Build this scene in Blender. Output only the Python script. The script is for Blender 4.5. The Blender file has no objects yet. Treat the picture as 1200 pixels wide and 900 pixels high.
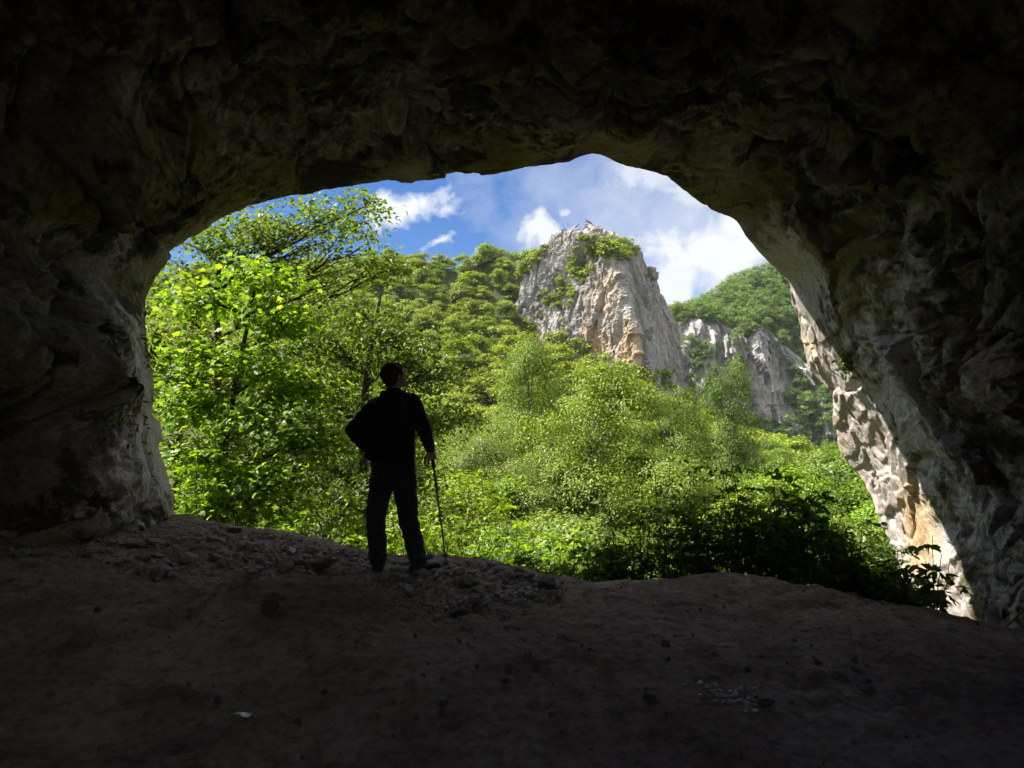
import bpy, bmesh, math, random
import numpy as np
from mathutils import Vector, Matrix, Euler
from mathutils.bvhtree import BVHTree

random.seed(7)
rng = np.random.default_rng(11)
sc = bpy.context.scene
COL = sc.collection

# ------------------------------------------------------------------ camera
F = 873.0                      # focal length in photo pixels (1200 wide)
PITCH = math.radians(5.0)
CAM = np.array([0.0, 0.0, 1.5])
cd = bpy.data.cameras.new("camera")
cam = bpy.data.objects.new("camera", cd)
COL.objects.link(cam)
cam.location = CAM
cam.rotation_euler = (math.radians(90) + PITCH, 0, 0)
cd.sensor_width = 36
cd.lens = 36 * F / 1200
cd.clip_start = 0.05
cd.clip_end = 3000
sc.camera = cam
CF = np.array([0, math.cos(PITCH), math.sin(PITCH)])
CU = np.array([0, -math.sin(PITCH), math.cos(PITCH)])


def P(px, py, d):
    """world point seen at photo pixel px,py at depth d along the view axis"""
    return CAM + d * (CF + CU * (450 - py) / F + np.array([1.0, 0, 0]) * (px - 600) / F)


def proj(p):
    q = np.asarray(p) - CAM
    d = q @ CF
    d = np.where(np.abs(d) < 1e-3, 1e-3, d)
    return 600 + F * q[..., 0] / d, 450 - F * (q @ CU) / d, d


# ------------------------------------------------------------------ noise
_perm = rng.permutation(256)
_perm = np.concatenate([_perm, _perm, _perm])
_g = rng.normal(size=(256, 3))
_g /= np.linalg.norm(_g, axis=1)[:, None]
_wj = rng.random((256, 3))


def perlin(p):
    p = np.asarray(p, dtype=np.float64)
    i = np.floor(p).astype(np.int64)
    f = p - i
    i &= 255
    w = f * f * f * (f * (f * 6 - 15) + 10)
    out = 0
    for dx in (0, 1):
        for dy in (0, 1):
            for dz in (0, 1):
                h = _perm[_perm[_perm[(i[:, 0] + dx) & 255] + ((i[:, 1] + dy) & 255)] + ((i[:, 2] + dz) & 255)]
                g = _g[h]
                v = g[:, 0] * (f[:, 0] - dx) + g[:, 1] * (f[:, 1] - dy) + g[:, 2] * (f[:, 2] - dz)
                wx = w[:, 0] if dx else 1 - w[:, 0]
                wy = w[:, 1] if dy else 1 - w[:, 1]
                wz = w[:, 2] if dz else 1 - w[:, 2]
                out = out + v * wx * wy * wz
    return out * 1.5


def fbm(p, octv=4, lac=2.07, gain=0.5, ridged=False):
    a, s, o = 1.0, 0.0, 0.0
    p = np.array(p, dtype=np.float64)
    for k in range(octv):
        n = perlin(p + 17.3 * k)
        if ridged:
            n = 1 - 2 * np.abs(n)
        s = s + a * n
        o += a
        a *= gain
        p = p * lac
    return s / o


def worley(p):
    """F1, F2 and a per-cell random value"""
    p = np.asarray(p, dtype=np.float64)
    i = np.floor(p).astype(np.int64)
    f1 = np.full(len(p), 9.0)
    f2 = np.full(len(p), 9.0)
    idv = np.zeros(len(p))
    for dx in (-1, 0, 1):
        for dy in (-1, 0, 1):
            for dz in (-1, 0, 1):
                c = i + np.array([dx, dy, dz])
                h = _perm[_perm[_perm[c[:, 0] & 255] + (c[:, 1] & 255)] + (c[:, 2] & 255)]
                d = np.linalg.norm(c + _wj[h] - p, axis=1)
                closer = d < f1
                f2 = np.where(closer, f1, np.minimum(f2, d))
                idv = np.where(closer, _wj[(h * 7 + 3) & 255, 0], idv)
                f1 = np.where(closer, d, f1)
    return f1, f2, idv


def facet(p):
    """broken-rock relief: every Voronoi cell is a tilted plane; returns height and distance to the joint"""
    p = np.asarray(p, dtype=np.float64)
    i = np.floor(p).astype(np.int64)
    f1 = np.full(len(p), 9.0)
    f2 = np.full(len(p), 9.0)
    hh = np.zeros(len(p), dtype=np.int64)
    dl = np.zeros_like(p)
    for dx in (-1, 0, 1):
        for dy in (-1, 0, 1):
            for dz in (-1, 0, 1):
                c = i + np.array([dx, dy, dz])
                h = _perm[_perm[_perm[c[:, 0] & 255] + (c[:, 1] & 255)] + (c[:, 2] & 255)]
                e = p - (c + _wj[h])
                d = np.linalg.norm(e, axis=1)
                closer = d < f1
                f2 = np.where(closer, f1, np.minimum(f2, d))
                hh = np.where(closer, h, hh)
                dl = np.where(closer[:, None], e, dl)
                f1 = np.where(closer, d, f1)
    g = _g[(hh * 5 + 1) & 255]
    return (dl * g).sum(1) * 0.9 + (_wj[(hh * 7 + 3) & 255, 0] - 0.5) * 0.55, f2 - f1


def sstep(a, b, x):
    t = np.clip((x - a) / (b - a), 0, 1)
    return t * t * (3 - 2 * t)


# ------------------------------------------------------------------ object helpers
def tag(o, label=None, cat=None, group=None, kind=None):
    if label: o['label'] = label
    if cat: o['category'] = cat
    if group: o['group'] = group
    if kind: o['kind'] = kind
    return o


def raw_mesh(name, verts, faces, mat=None, smooth=True):
    me = bpy.data.meshes.new(name)
    verts = np.asarray(verts, dtype=np.float32)
    if isinstance(faces, np.ndarray):
        n, k = faces.shape
        loops = faces.astype(np.int32).ravel()
        starts = (np.arange(n) * k).astype(np.int32)
        tot = np.full(n, k, dtype=np.int32)
    else:
        tot = np.array([len(f) for f in faces], dtype=np.int32)
        loops = np.concatenate([np.asarray(f, dtype=np.int32) for f in faces])
        starts = np.concatenate([[0], np.cumsum(tot)[:-1]]).astype(np.int32)
    me.vertices.add(len(verts))
    me.vertices.foreach_set("co", verts.ravel())
    me.loops.add(len(loops))
    me.loops.foreach_set("vertex_index", loops)
    me.polygons.add(len(starts))
    me.polygons.foreach_set("loop_start", starts)
    me.polygons.foreach_set("loop_total", tot)
    me.polygons.foreach_set("use_smooth", np.full(len(starts), smooth, dtype=bool))
    me.update(calc_edges=True)
    me.validate()
    if mat: me.materials.append(mat)
    return me


def link(name, me, parent=None, loc=(0, 0, 0)):
    o = bpy.data.objects.new(name, me)
    COL.objects.link(o)
    o.location = loc
    if parent: o.parent = parent
    return o


def empty(name, loc=(0, 0, 0)):
    o = bpy.data.objects.new(name, None)
    COL.objects.link(o)
    o.location = loc
    o.empty_display_size = 0.2
    return o


def grid_faces(nu, nv):
    i = np.arange(nu - 1)[:, None] * nv + np.arange(nv - 1)[None, :]
    i = i.ravel()
    return np.stack([i, i + nv, i + nv + 1, i + 1], axis=1)


def grid_normals(V):
    du = np.gradient(V, axis=0)
    dv = np.gradient(V, axis=1)
    n = np.cross(du, dv)
    n /= np.linalg.norm(n, axis=2)[..., None] + 1e-9
    return n


def tubes(paths, sides=6):
    """paths: list of (points Nx3, radii N) -> verts, quads"""
    vs, fs, off = [], [], 0
    ang = np.linspace(0, 2 * math.pi, sides, endpoint=False)
    ca, sa = np.cos(ang), np.sin(ang)
    for pts, rad in paths:
        pts = np.asarray(pts, dtype=float)
        rad = np.asarray(rad, dtype=float)
        n = len(pts)
        t = np.gradient(pts, axis=0)
        t /= np.linalg.norm(t, axis=1)[:, None] + 1e-9
        ref = np.array([0.31, 0.2, 0.93]) if abs(t[0][2]) < 0.8 else np.array([0.95, 0.3, 0.05])
        a = np.cross(t, ref); a /= np.linalg.norm(a, axis=1)[:, None] + 1e-9
        b = np.cross(t, a)
        ring = pts[:, None, :] + rad[:, None, None] * (a[:, None, :] * ca[None, :, None] + b[:, None, :] * sa[None, :, None])
        vs.append(ring.reshape(-1, 3))
        i = np.arange(n - 1)[:, None] * sides
        j = np.arange(sides)[None, :]
        j2 = (j + 1) % sides
        q = np.stack([i + j, i + j2, i + sides + j2, i + sides + j], axis=2).reshape(-1, 4) + off
        fs.append(q)
        off += n * sides
    return np.concatenate(vs), np.concatenate(fs)


# ------------------------------------------------------------------ materials
def newmat(name):
    m = bpy.data.materials.new(name)
    m.use_nodes = True
    nt = m.node_tree
    for n in list(nt.nodes): nt.nodes.remove(n)
    out = nt.nodes.new('ShaderNodeOutputMaterial')
    return m, nt, out


def N(nt, typ, **kw):
    n = nt.nodes.new(typ)
    for k, v in kw.items():
        if k in n.inputs: n.inputs[k].default_value = v
        else: setattr(n, k, v)
    return n


def noise(nt, vec, scale, detail=5, rough=0.55, dist=0.0):
    n = nt.nodes.new('ShaderNodeTexNoise')
    n.inputs['Scale'].default_value = scale
    n.inputs['Detail'].default_value = detail
    n.inputs['Roughness'].default_value = rough
    n.inputs['Distortion'].default_value = dist
    if vec is not None: nt.links.new(vec, n.inputs['Vector'])
    return n.outputs['Fac']


def ramp(nt, fac, stops):
    r = nt.nodes.new('ShaderNodeValToRGB')
    e = r.color_ramp.elements
    while len(e) < len(stops): e.new(0.5)
    for el, (p, c) in zip(e, stops):
        el.position = p
        el.color = (c, c, c, 1) if isinstance(c, (int, float)) else (*c, 1)
    nt.links.new(fac, r.inputs['Fac'])
    return r.outputs['Color']


def mixc(nt, fac, a, b, mode='MIX'):
    m = nt.nodes.new('ShaderNodeMix')
    m.data_type = 'RGBA'
    m.blend_type = mode
    for s, v in ((0, fac), (6, a), (7, b)):
        if isinstance(v, (int, float)): m.inputs[s].default_value = v
        elif isinstance(v, tuple): m.inputs[s].default_value = (*v, 1)
        else: nt.links.new(v, m.inputs[s])
    return m.outputs[2]


def math_(nt, op, a, b=None, c=None, clamp=False):
    m = nt.nodes.new('ShaderNodeMath')
    m.operation = op
    m.use_clamp = clamp
    for i, v in enumerate((a, b, c)):
        if v is None: continue
        if isinstance(v, (int, float)): m.inputs[i].default_value = v
        else: nt.links.new(v, m.inputs[i])
    return m.outputs[0]


def obj_coord(nt, scale=None):
    t = nt.nodes.new('ShaderNodeTexCoord')
    o = t.outputs['Object']
    if scale:
        mp = nt.nodes.new('ShaderNodeMapping')
        mp.inputs['Scale'].default_value = scale
        nt.links.new(o, mp.inputs['Vector'])
        o = mp.outputs['Vector']
    return o


def finish(nt, out, col, rough=0.9, bump=None, bstr=0.5, bdist=0.02, spec=0.3):
    b = nt.nodes.new('ShaderNodeBsdfPrincipled')
    if isinstance(col, tuple): b.inputs['Base Color'].default_value = (*col, 1)
    else: nt.links.new(col, b.inputs['Base Color'])
    if isinstance(rough, (int, float)): b.inputs['Roughness'].default_value = rough
    else: nt.links.new(rough, b.inputs['Roughness'])
    b.inputs['Specular IOR Level'].default_value = spec
    if bump is not None:
        bn = nt.nodes.new('ShaderNodeBump')
        bn.inputs['Strength'].default_value = bstr
        bn.inputs['Distance'].default_value = bdist
        nt.links.new(bump, bn.inputs['Height'])
        nt.links.new(bn.outputs['Normal'], b.inputs['Normal'])
    nt.links.new(b.outputs['BSDF'], out.inputs['Surface'])
    return b


def rock_material(name, stops, moss=0.4, warm=0.3, scale=1.0, bdist=0.03, mosscol=(0.165, 0.16, 0.05), warmcol=(0.34, 0.2, 0.1), streak=(1, 1, 1), stain=0.0, spots=(), pale=(), mlo=0.5):
    m, nt, out = newmat(name)
    c = obj_coord(nt)
    cs = obj_coord(nt, streak)
    n1 = noise(nt, cs, 0.9 * scale, 8, 0.62, 0.15)
    col = ramp(nt, n1, stops)
    n2 = noise(nt, cs, 5.0 * scale, 7, 0.65, 0.3)
    col = mixc(nt, 1.0, col, ramp(nt, n2, [(0.3, 0.6), (0.55, 1.0), (0.8, 1.25)]), 'MULTIPLY')
    nw = noise(nt, cs, 0.55 * scale, 4, 0.6, 0.8)
    col = mixc(nt, math_(nt, 'MULTIPLY', ramp(nt, nw, [(0.5, 0.0), (0.66, 1.0)]), warm), col, warmcol)
    for (sp_c, sp_r, sp_col, sp_a) in spots:
        mp = nt.nodes.new('ShaderNodeMapping')
        mp.vector_type = 'TEXTURE'
        mp.inputs['Location'].default_value = sp_c
        mp.inputs['Scale'].default_value = sp_r
        nt.links.new(c, mp.inputs['Vector'])
        ln = nt.nodes.new('ShaderNodeVectorMath'); ln.operation = 'LENGTH'
        nt.links.new(mp.outputs[0], ln.inputs[0])
        f_ = math_(nt, 'ADD', math_(nt, 'SUBTRACT', 1.0, ln.outputs['Value']), math_(nt, 'MULTIPLY', math_(nt, 'SUBTRACT', n2, 0.5), 1.6))
        f_ = math_(nt, 'MULTIPLY', math_(nt, 'DIVIDE', f_, 0.7, clamp=True), sp_a)
        col = mixc(nt, f_, col, sp_col)
    nm = noise(nt, c, 0.8 * scale, 6, 0.65, 0.4)
    col = mixc(nt, math_(nt, 'MULTIPLY', ramp(nt, nm, [(mlo, 0.0), (mlo + 0.12, 1.0)]), moss), col, mosscol)
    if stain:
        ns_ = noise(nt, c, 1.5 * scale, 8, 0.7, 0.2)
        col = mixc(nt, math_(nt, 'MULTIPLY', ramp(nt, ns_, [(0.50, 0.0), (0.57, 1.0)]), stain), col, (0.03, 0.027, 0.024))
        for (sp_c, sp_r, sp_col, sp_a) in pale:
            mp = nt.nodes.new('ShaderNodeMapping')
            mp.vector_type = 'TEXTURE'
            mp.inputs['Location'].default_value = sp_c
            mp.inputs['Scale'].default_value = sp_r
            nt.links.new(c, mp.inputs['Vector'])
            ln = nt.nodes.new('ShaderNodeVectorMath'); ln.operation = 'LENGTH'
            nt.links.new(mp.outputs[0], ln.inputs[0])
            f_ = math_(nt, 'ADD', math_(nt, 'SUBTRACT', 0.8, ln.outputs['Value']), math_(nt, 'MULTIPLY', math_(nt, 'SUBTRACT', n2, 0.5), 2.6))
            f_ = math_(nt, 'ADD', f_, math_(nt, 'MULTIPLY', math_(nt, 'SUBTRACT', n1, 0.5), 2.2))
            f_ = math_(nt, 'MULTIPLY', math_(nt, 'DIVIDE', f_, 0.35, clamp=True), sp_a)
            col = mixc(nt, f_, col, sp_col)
        nf_ = noise(nt, c, 22 * scale, 6, 0.7)
        col = mixc(nt, 1.0, col, ramp(nt, nf_, [(0.3, 0.55), (0.5, 1.0), (0.75, 1.3)]), 'MULTIPLY')
    v = nt.nodes.new('ShaderNodeTexVoronoi')
    v.feature = 'DISTANCE_TO_EDGE'
    v.inputs['Scale'].default_value = 3.2 * scale
    wv = nt.nodes.new('ShaderNodeVectorMath'); wv.operation = 'MULTIPLY_ADD'
    nn = nt.nodes.new('ShaderNodeTexNoise'); nn.inputs['Scale'].default_value = 2.0 * scale
    nt.links.new(cs, nn.inputs['Vector'])
    nt.links.new(nn.outputs['Color'], wv.inputs[0])
    wv.inputs[1].default_value = (0.6 / scale,) * 3
    nt.links.new(cs, wv.inputs[2])
    nt.links.new(wv.outputs[0], v.inputs['Vector'])
    crack = ramp(nt, v.outputs['Distance'], [(0.0, 0.0), (0.05, 1.0)])
    h = math_(nt, 'ADD', math_(nt, 'MULTIPLY', noise(nt, c, 9 * scale, 9, 0.7), 1.0), math_(nt, 'MULTIPLY', crack, 0.12))
    h = math_(nt, 'ADD', h, math_(nt, 'MULTIPLY', noise(nt, c, 45 * scale, 5, 0.7), 0.25))
    finish(nt, out, col, 0.92, h, 0.8, bdist, 0.25)
    return m


M = {}
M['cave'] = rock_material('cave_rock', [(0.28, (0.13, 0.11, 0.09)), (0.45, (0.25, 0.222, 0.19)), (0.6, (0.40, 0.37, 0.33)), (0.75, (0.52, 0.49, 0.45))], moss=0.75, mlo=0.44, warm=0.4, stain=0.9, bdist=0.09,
                          pale=[(tuple(P(1060, 500, 8.3)), (1.3, 1.9, 2.3), (0.56, 0.54, 0.51), 0.85), (tuple(P(930, 320, 9.6)), (1.2, 1.3, 1.3), (0.5, 0.48, 0.45), 0.8),  # pale limestone tone, also putting light near the mouth into the colour
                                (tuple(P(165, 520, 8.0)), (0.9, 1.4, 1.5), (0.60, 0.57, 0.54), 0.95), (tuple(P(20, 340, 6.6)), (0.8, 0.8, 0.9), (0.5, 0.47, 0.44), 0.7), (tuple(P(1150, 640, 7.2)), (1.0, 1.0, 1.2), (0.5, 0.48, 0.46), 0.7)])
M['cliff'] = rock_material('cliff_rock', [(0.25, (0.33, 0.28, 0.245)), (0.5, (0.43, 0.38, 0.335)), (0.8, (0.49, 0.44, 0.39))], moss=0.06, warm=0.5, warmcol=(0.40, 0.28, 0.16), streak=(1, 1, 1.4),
                           spots=[(tuple(P(1088, 625, 8.9)), (1.1, 0.9, 0.75), (0.43, 0.29, 0.13), 0.85), (tuple(P(945, 400, 11.6)), (0.8, 1.0, 0.55), (0.42, 0.30, 0.16), 0.7)])
M['peak'] = rock_material('peak_rock', [(0.3, (0.15, 0.147, 0.15)), (0.5, (0.29, 0.28, 0.275)), (0.72, (0.42, 0.40, 0.385))], moss=0.12, warm=0.3, scale=0.1, bdist=0.6, mosscol=(0.08, 0.11, 0.03), warmcol=(0.40, 0.29, 0.18), streak=(1.8, 1.8, 0.4),
                          spots=[(tuple(P(738, 410, 198)), (5, 16, 11), (0.44, 0.29, 0.16), 0.75), (tuple(P(695, 402, 206)), (6, 16, 6), (0.44, 0.30, 0.17), 0.7), (tuple(P(712, 345, 206)), (4, 14, 10), (0.44, 0.32, 0.2), 0.5)])
M['far_rock'] = rock_material('far_cliff_rock', [(0.25, (0.2, 0.195, 0.195)), (0.5, (0.36, 0.345, 0.34)), (0.8, (0.45, 0.43, 0.42))], moss=0.15, warm=0.25, scale=0.07, bdist=0.8, mosscol=(0.08, 0.11, 0.03), warmcol=(0.40, 0.3, 0.2), streak=(1.8, 1.8, 0.4))


def dirt_material():
    m, nt, out = newmat('cave_dirt')
    c = obj_coord(nt)
    n1 = noise(nt, c, 0.8, 6, 0.6, 0.4)
    col = ramp(nt, n1, [(0.3, (0.14, 0.105, 0.088)), (0.5, (0.255, 0.202, 0.172)), (0.72, (0.37, 0.312, 0.275))])
    n2 = noise(nt, c, 14, 6, 0.7)
    col = mixc(nt, 1.0, col, ramp(nt, n2, [(0.3, 0.4), (0.5, 0.95), (0.8, 1.4)]), 'MULTIPLY')
    n3 = noise(nt, c, 3.1, 4, 0.6, 0.5)
    col = mixc(nt, math_(nt, 'MULTIPLY', ramp(nt, n3, [(0.56, 0.0), (0.68, 1.0)]), 0.55), col, (0.17, 0.10, 0.075))
    n4 = noise(nt, c, 60, 3, 0.6)
    col = mixc(nt, ramp(nt, n4, [(0.66, 0.0), (0.74, 0.6)]), col, (0.2, 0.18, 0.16))
    n5 = noise(nt, c, 1.7, 7, 0.7, 0.6)
    col = mixc(nt, math_(nt, 'MULTIPLY', ramp(nt, n5, [(0.54, 0.0), (0.64, 1.0)]), 0.6), col, (0.045, 0.036, 0.032))
    h = math_(nt, 'ADD', noise(nt, c, 12, 8, 0.7), math_(nt, 'MULTIPLY', noise(nt, c, 55, 5, 0.7), 0.35))
    finish(nt, out, col, 0.95, math_(nt, 'ADD', h, math_(nt, 'MULTIPLY', noise(nt, c, 4.5, 5, 0.65), 1.4)), 1.0, 0.07, 0.2)
    return m


M['dirt'] = dirt_material()


def simple(name, stops, scale=6, rough=0.85, bdist=0.01, spec=0.3, bscale=20):
    m, nt, out = newmat(name)
    c = obj_coord(nt)
    col = ramp(nt, noise(nt, c, scale, 6, 0.6), stops)
    finish(nt, out, col, rough, noise(nt, c, bscale, 6, 0.65), 0.6, bdist, spec)
    return m


M['stone'] = simple('scree_stone', [(0.3, (0.09, 0.08, 0.073)), (0.55, (0.23, 0.215, 0.20)), (0.8, (0.46, 0.44, 0.42))], 5)
M['dark_stone'] = simple('dark_stone', [(0.3, (0.035, 0.03, 0.028)), (0.7, (0.085, 0.075, 0.068))], 7)
M['clod'] = simple('earth_clod', [(0.3, (0.07, 0.055, 0.048)), (0.7, (0.16, 0.13, 0.115))], 8)
M['wet_stone'] = simple('wet_stone', [(0.3, (0.22, 0.21, 0.2)), (0.7, (0.45, 0.44, 0.43))], 12, 0.25, 0.004, 0.6)
M['white'] = simple('white_plastic', [(0.3, (0.75, 0.77, 0.8)), (0.7, (0.85, 0.86, 0.88))], 12, 0.4, 0.002)
M['earth'] = simple('forest_soil', [(0.3, (0.03, 0.04, 0.012)), (0.55, (0.05, 0.065, 0.02)), (0.75, (0.085, 0.085, 0.035))], 0.7, 0.95, 0.1, 0.2, 3)
M['bark'] = simple('bark', [(0.3, (0.03, 0.024, 0.018)), (0.7, (0.085, 0.07, 0.055))], 9, 0.9, 0.01)
M['pale_bark'] = simple('pale_bark', [(0.3, (0.09, 0.08, 0.065)), (0.7, (0.2, 0.18, 0.15))], 9, 0.9, 0.01)
M['pack'] = simple('pack_fabric', [(0.3, (0.007, 0.007, 0.008)), (0.7, (0.015, 0.014, 0.015))], 20, 0.9, 0.004, 0.1, 40)
M['jacket'] = simple('jacket_fabric', [(0.3, (0.008, 0.008, 0.009)), (0.7, (0.016, 0.016, 0.018))], 20, 0.85, 0.004, 0.2, 40)
M['trouser'] = simple('trouser_fabric', [(0.3, (0.012, 0.014, 0.018)), (0.7, (0.026, 0.03, 0.038))], 16, 0.85, 0.004, 0.2, 30)
for k_ in ('jacket', 'trouser'):
    b_ = next(n for n in M[k_].node_tree.nodes if n.type == 'BSDF_PRINCIPLED')
    b_.inputs['Sheen Weight'].default_value = 0.14
    b_.inputs['Sheen Roughness'].default_value = 0.4
M['boot'] = simple('boot_leather', [(0.3, (0.010, 0.009, 0.008)), (0.7, (0.02, 0.018, 0.016))], 16, 0.6, 0.003)
M['skin'] = simple('skin', [(0.3, (0.30, 0.17, 0.12)), (0.7, (0.38, 0.23, 0.16))], 9, 0.6, 0.001)
M['hair'] = simple('hair', [(0.3, (0.012, 0.01, 0.009)), (0.7, (0.028, 0.024, 0.02))], 40, 0.7, 0.004)
M['rubber'] = simple('black_rubber', [(0.3, (0.012, 0.012, 0.012)), (0.7, (0.022, 0.022, 0.022))], 20, 0.6, 0.001)
M['metal'] = simple('dark_aluminium', [(0.3, (0.04, 0.04, 0.045)), (0.7, (0.07, 0.07, 0.075))], 20, 0.4, 0.0005, 0.5)


def leaf_material(name, stops, trans=0.45, tcol=(1.25, 1.3, 0.5), obvar=0.0, gloss=0.025):
    m, nt, out = newmat(name)
    g = nt.nodes.new('ShaderNodeNewGeometry')
    col = ramp(nt, g.outputs['Random Per Island'], stops)
    if obvar > 0:
        oi = nt.nodes.new('ShaderNodeObjectInfo')
        hs = nt.nodes.new('ShaderNodeHueSaturation')
        nt.links.new(col, hs.inputs['Color'])
        nt.links.new(math_(nt, 'MULTIPLY_ADD', oi.outputs['Random'], 0.05 * obvar, 0.5 - 0.03 * obvar), hs.inputs['Hue'])
        r2 = math_(nt, 'FRACT', math_(nt, 'MULTIPLY', oi.outputs['Random'], 37.7))
        nt.links.new(math_(nt, 'MULTIPLY_ADD', r2, 0.75 * obvar, 1 - 0.38 * obvar), hs.inputs['Value'])
        r3 = math_(nt, 'FRACT', math_(nt, 'MULTIPLY', oi.outputs['Random'], 91.3))
        nt.links.new(math_(nt, 'MULTIPLY_ADD', r3, 0.3 * obvar, 1 - 0.2 * obvar), hs.inputs['Saturation'])
        col = hs.outputs['Color']
    d = nt.nodes.new('ShaderNodeBsdfDiffuse')
    t = nt.nodes.new('ShaderNodeBsdfTranslucent')
    gl = nt.nodes.new('ShaderNodeBsdfGlossy'); gl.inputs['Roughness'].default_value = 0.45
    gl.inputs['Color'].default_value = (0.8, 0.85, 0.8, 1)
    nt.links.new(col, d.inputs['Color'])
    nt.links.new(mixc(nt, 1.0, col, tcol, 'MULTIPLY'), t.inputs['Color'])
    ms = nt.nodes.new('ShaderNodeMixShader'); ms.inputs[0].default_value = trans
    nt.links.new(d.outputs[0], ms.inputs[1]); nt.links.new(t.outputs[0], ms.inputs[2])
    ms2 = nt.nodes.new('ShaderNodeMixShader'); ms2.inputs[0].default_value = gloss
    nt.links.new(ms.outputs[0], ms2.inputs[1]); nt.links.new(gl.outputs[0], ms2.inputs[2])
    nt.links.new(ms2.outputs[0], out.inputs['Surface'])
    return m


M['leaf_maple'] = leaf_material('maple_leaf', [(0.0, (0.06, 0.13, 0.012)), (0.35, (0.14, 0.25, 0.018)), (0.7, (0.24, 0.36, 0.026)), (1.0, (0.38, 0.47, 0.05))], 0.5)
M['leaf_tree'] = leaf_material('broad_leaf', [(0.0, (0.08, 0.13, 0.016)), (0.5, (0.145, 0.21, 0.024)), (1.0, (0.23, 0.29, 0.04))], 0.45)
M['leaf_dark'] = leaf_material('shade_leaf', [(0.0, (0.05, 0.085, 0.014)), (0.5, (0.10, 0.15, 0.02)), (1.0, (0.19, 0.24, 0.04))], 0.4)  # broad leaf colour darkened to carry the shade behind the hiker
M['leaf_shrub'] = leaf_material('shrub_leaf', [(0.0, (0.13, 0.25, 0.010)), (0.5, (0.23, 0.37, 0.014)), (1.0, (0.33, 0.44, 0.02))], 0.55, obvar=0.25)
M['leaf_shade'] = leaf_material('shaded_shrub_leaf', [(0.0, (0.05, 0.10, 0.011)), (0.5, (0.085, 0.155, 0.016)), (1.0, (0.13, 0.21, 0.022))], 0.55, obvar=0.3)  # shrub leaf colour darkened, shade along the lip put into it
M['leaf_mid'] = leaf_material('valley_leaf', [(0.0, (0.06, 0.12, 0.010)), (0.5, (0.14, 0.215, 0.016)), (1.0, (0.22, 0.29, 0.025))], 0.28, obvar=0.6)
M['leaf_far'] = leaf_material('hill_leaf', [(0.0, (0.12, 0.18, 0.013)), (0.5, (0.215, 0.285, 0.021)), (1.0, (0.31, 0.36, 0.032))], 0.3, obvar=0.5)
M['leaf_hill'] = leaf_material('far_hill_leaf', [(0.0, (0.09, 0.15, 0.03)), (0.5, (0.15, 0.22, 0.045)), (1.0, (0.21, 0.28, 0.06))], 0.3, obvar=0.5)
M['moss'] = leaf_material('moss_blade', [(0.0, (0.06, 0.1, 0.01)), (1.0, (0.13, 0.18, 0.02))], 0.3)

# ------------------------------------------------------------------ sun and sky
SUN = np.array([-1.0, 0.10, 1.45]); SUN /= np.linalg.norm(SUN)
ELEV = math.asin(SUN[2])
AZ = math.atan2(SUN[0], SUN[1])
sd = bpy.data.lights.new("sun", 'SUN')
sd.energy = 5.0
sd.angle = math.radians(0.5)
sd.color = (1.0, 0.95, 0.87)
so = bpy.data.objects.new("sun", sd)
COL.objects.link(so)
so.rotation_euler = Vector(SUN).to_track_quat('Z', 'Y').to_euler()
so.location = (-20, 20, 40)

w = bpy.data.worlds.new("World")
sc.world = w
w.use_nodes = True
nt = w.node_tree
for n in list(nt.nodes): nt.nodes.remove(n)
wo = nt.nodes.new('ShaderNodeOutputWorld')
sky = nt.nodes.new('ShaderNodeTexSky')
sky.sky_type = 'NISHITA'
sky.sun_disc = False
sky.sun_elevation = ELEV
sky.sun_rotation = AZ
sky.air_density = 1.0
sky.dust_density = 0.2
sky.ozone_density = 2.0
hs = nt.nodes.new('ShaderNodeHueSaturation')
hs.inputs['Saturation'].default_value = 1.38
hs.inputs['Value'].default_value = 0.96
hs.inputs['Hue'].default_value = 0.514
nt.links.new(sky.outputs['Color'], hs.inputs['Color'])
bg = nt.nodes.new('ShaderNodeBackground')
bg.inputs['Strength'].default_value = 0.052
nt.links.new(hs.outputs['Color'], bg.inputs['Color'])
bc = nt.nodes.new('ShaderNodeBackground')
bc.inputs['Color'].default_value = (0.93, 0.96, 1.0, 1)
bc.inputs['Strength'].default_value = 0.37
tc = nt.nodes.new('ShaderNodeTexCoord')
sx = nt.nodes.new('ShaderNodeSeparateXYZ')
nt.links.new(tc.outputs['Generated'], sx.inputs[0])
yy = math_(nt, 'MAXIMUM', sx.outputs[1], 0.05)
uu = math_(nt, 'DIVIDE', sx.outputs[0], yy)
vv = math_(nt, 'DIVIDE', sx.outputs[2], yy)
cx_ = nt.nodes.new('ShaderNodeCombineXYZ')
nt.links.new(uu, cx_.inputs[0]); nt.links.new(vv, cx_.inputs[1])
nz = noise(nt, cx_.outputs[0], 16.0, 9, 0.62, 0.5)
nzl = noise(nt, cx_.outputs[0], 5.0, 5, 0.5, 0.3)
wn = nt.nodes.new('ShaderNodeTexNoise')
wn.inputs['Scale'].default_value = 11.0
wn.inputs['Detail'].default_value = 6
nt.links.new(cx_.outputs[0], wn.inputs['Vector'])
ws = nt.nodes.new('ShaderNodeSeparateColor')
nt.links.new(wn.outputs['Color'], ws.inputs[0])
uu = math_(nt, 'MULTIPLY_ADD', math_(nt, 'SUBTRACT', ws.outputs[0], 0.5), 0.10, uu)
vv = math_(nt, 'MULTIPLY_ADD', math_(nt, 'SUBTRACT', ws.outputs[1], 0.5), 0.07, vv)


def sky_uv(px, py):
    d = CF + CU * (450 - py) / F + np.array([1.0, 0, 0]) * (px - 600) / F
    return d[0] / d[1], d[2] / d[1]


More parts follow.
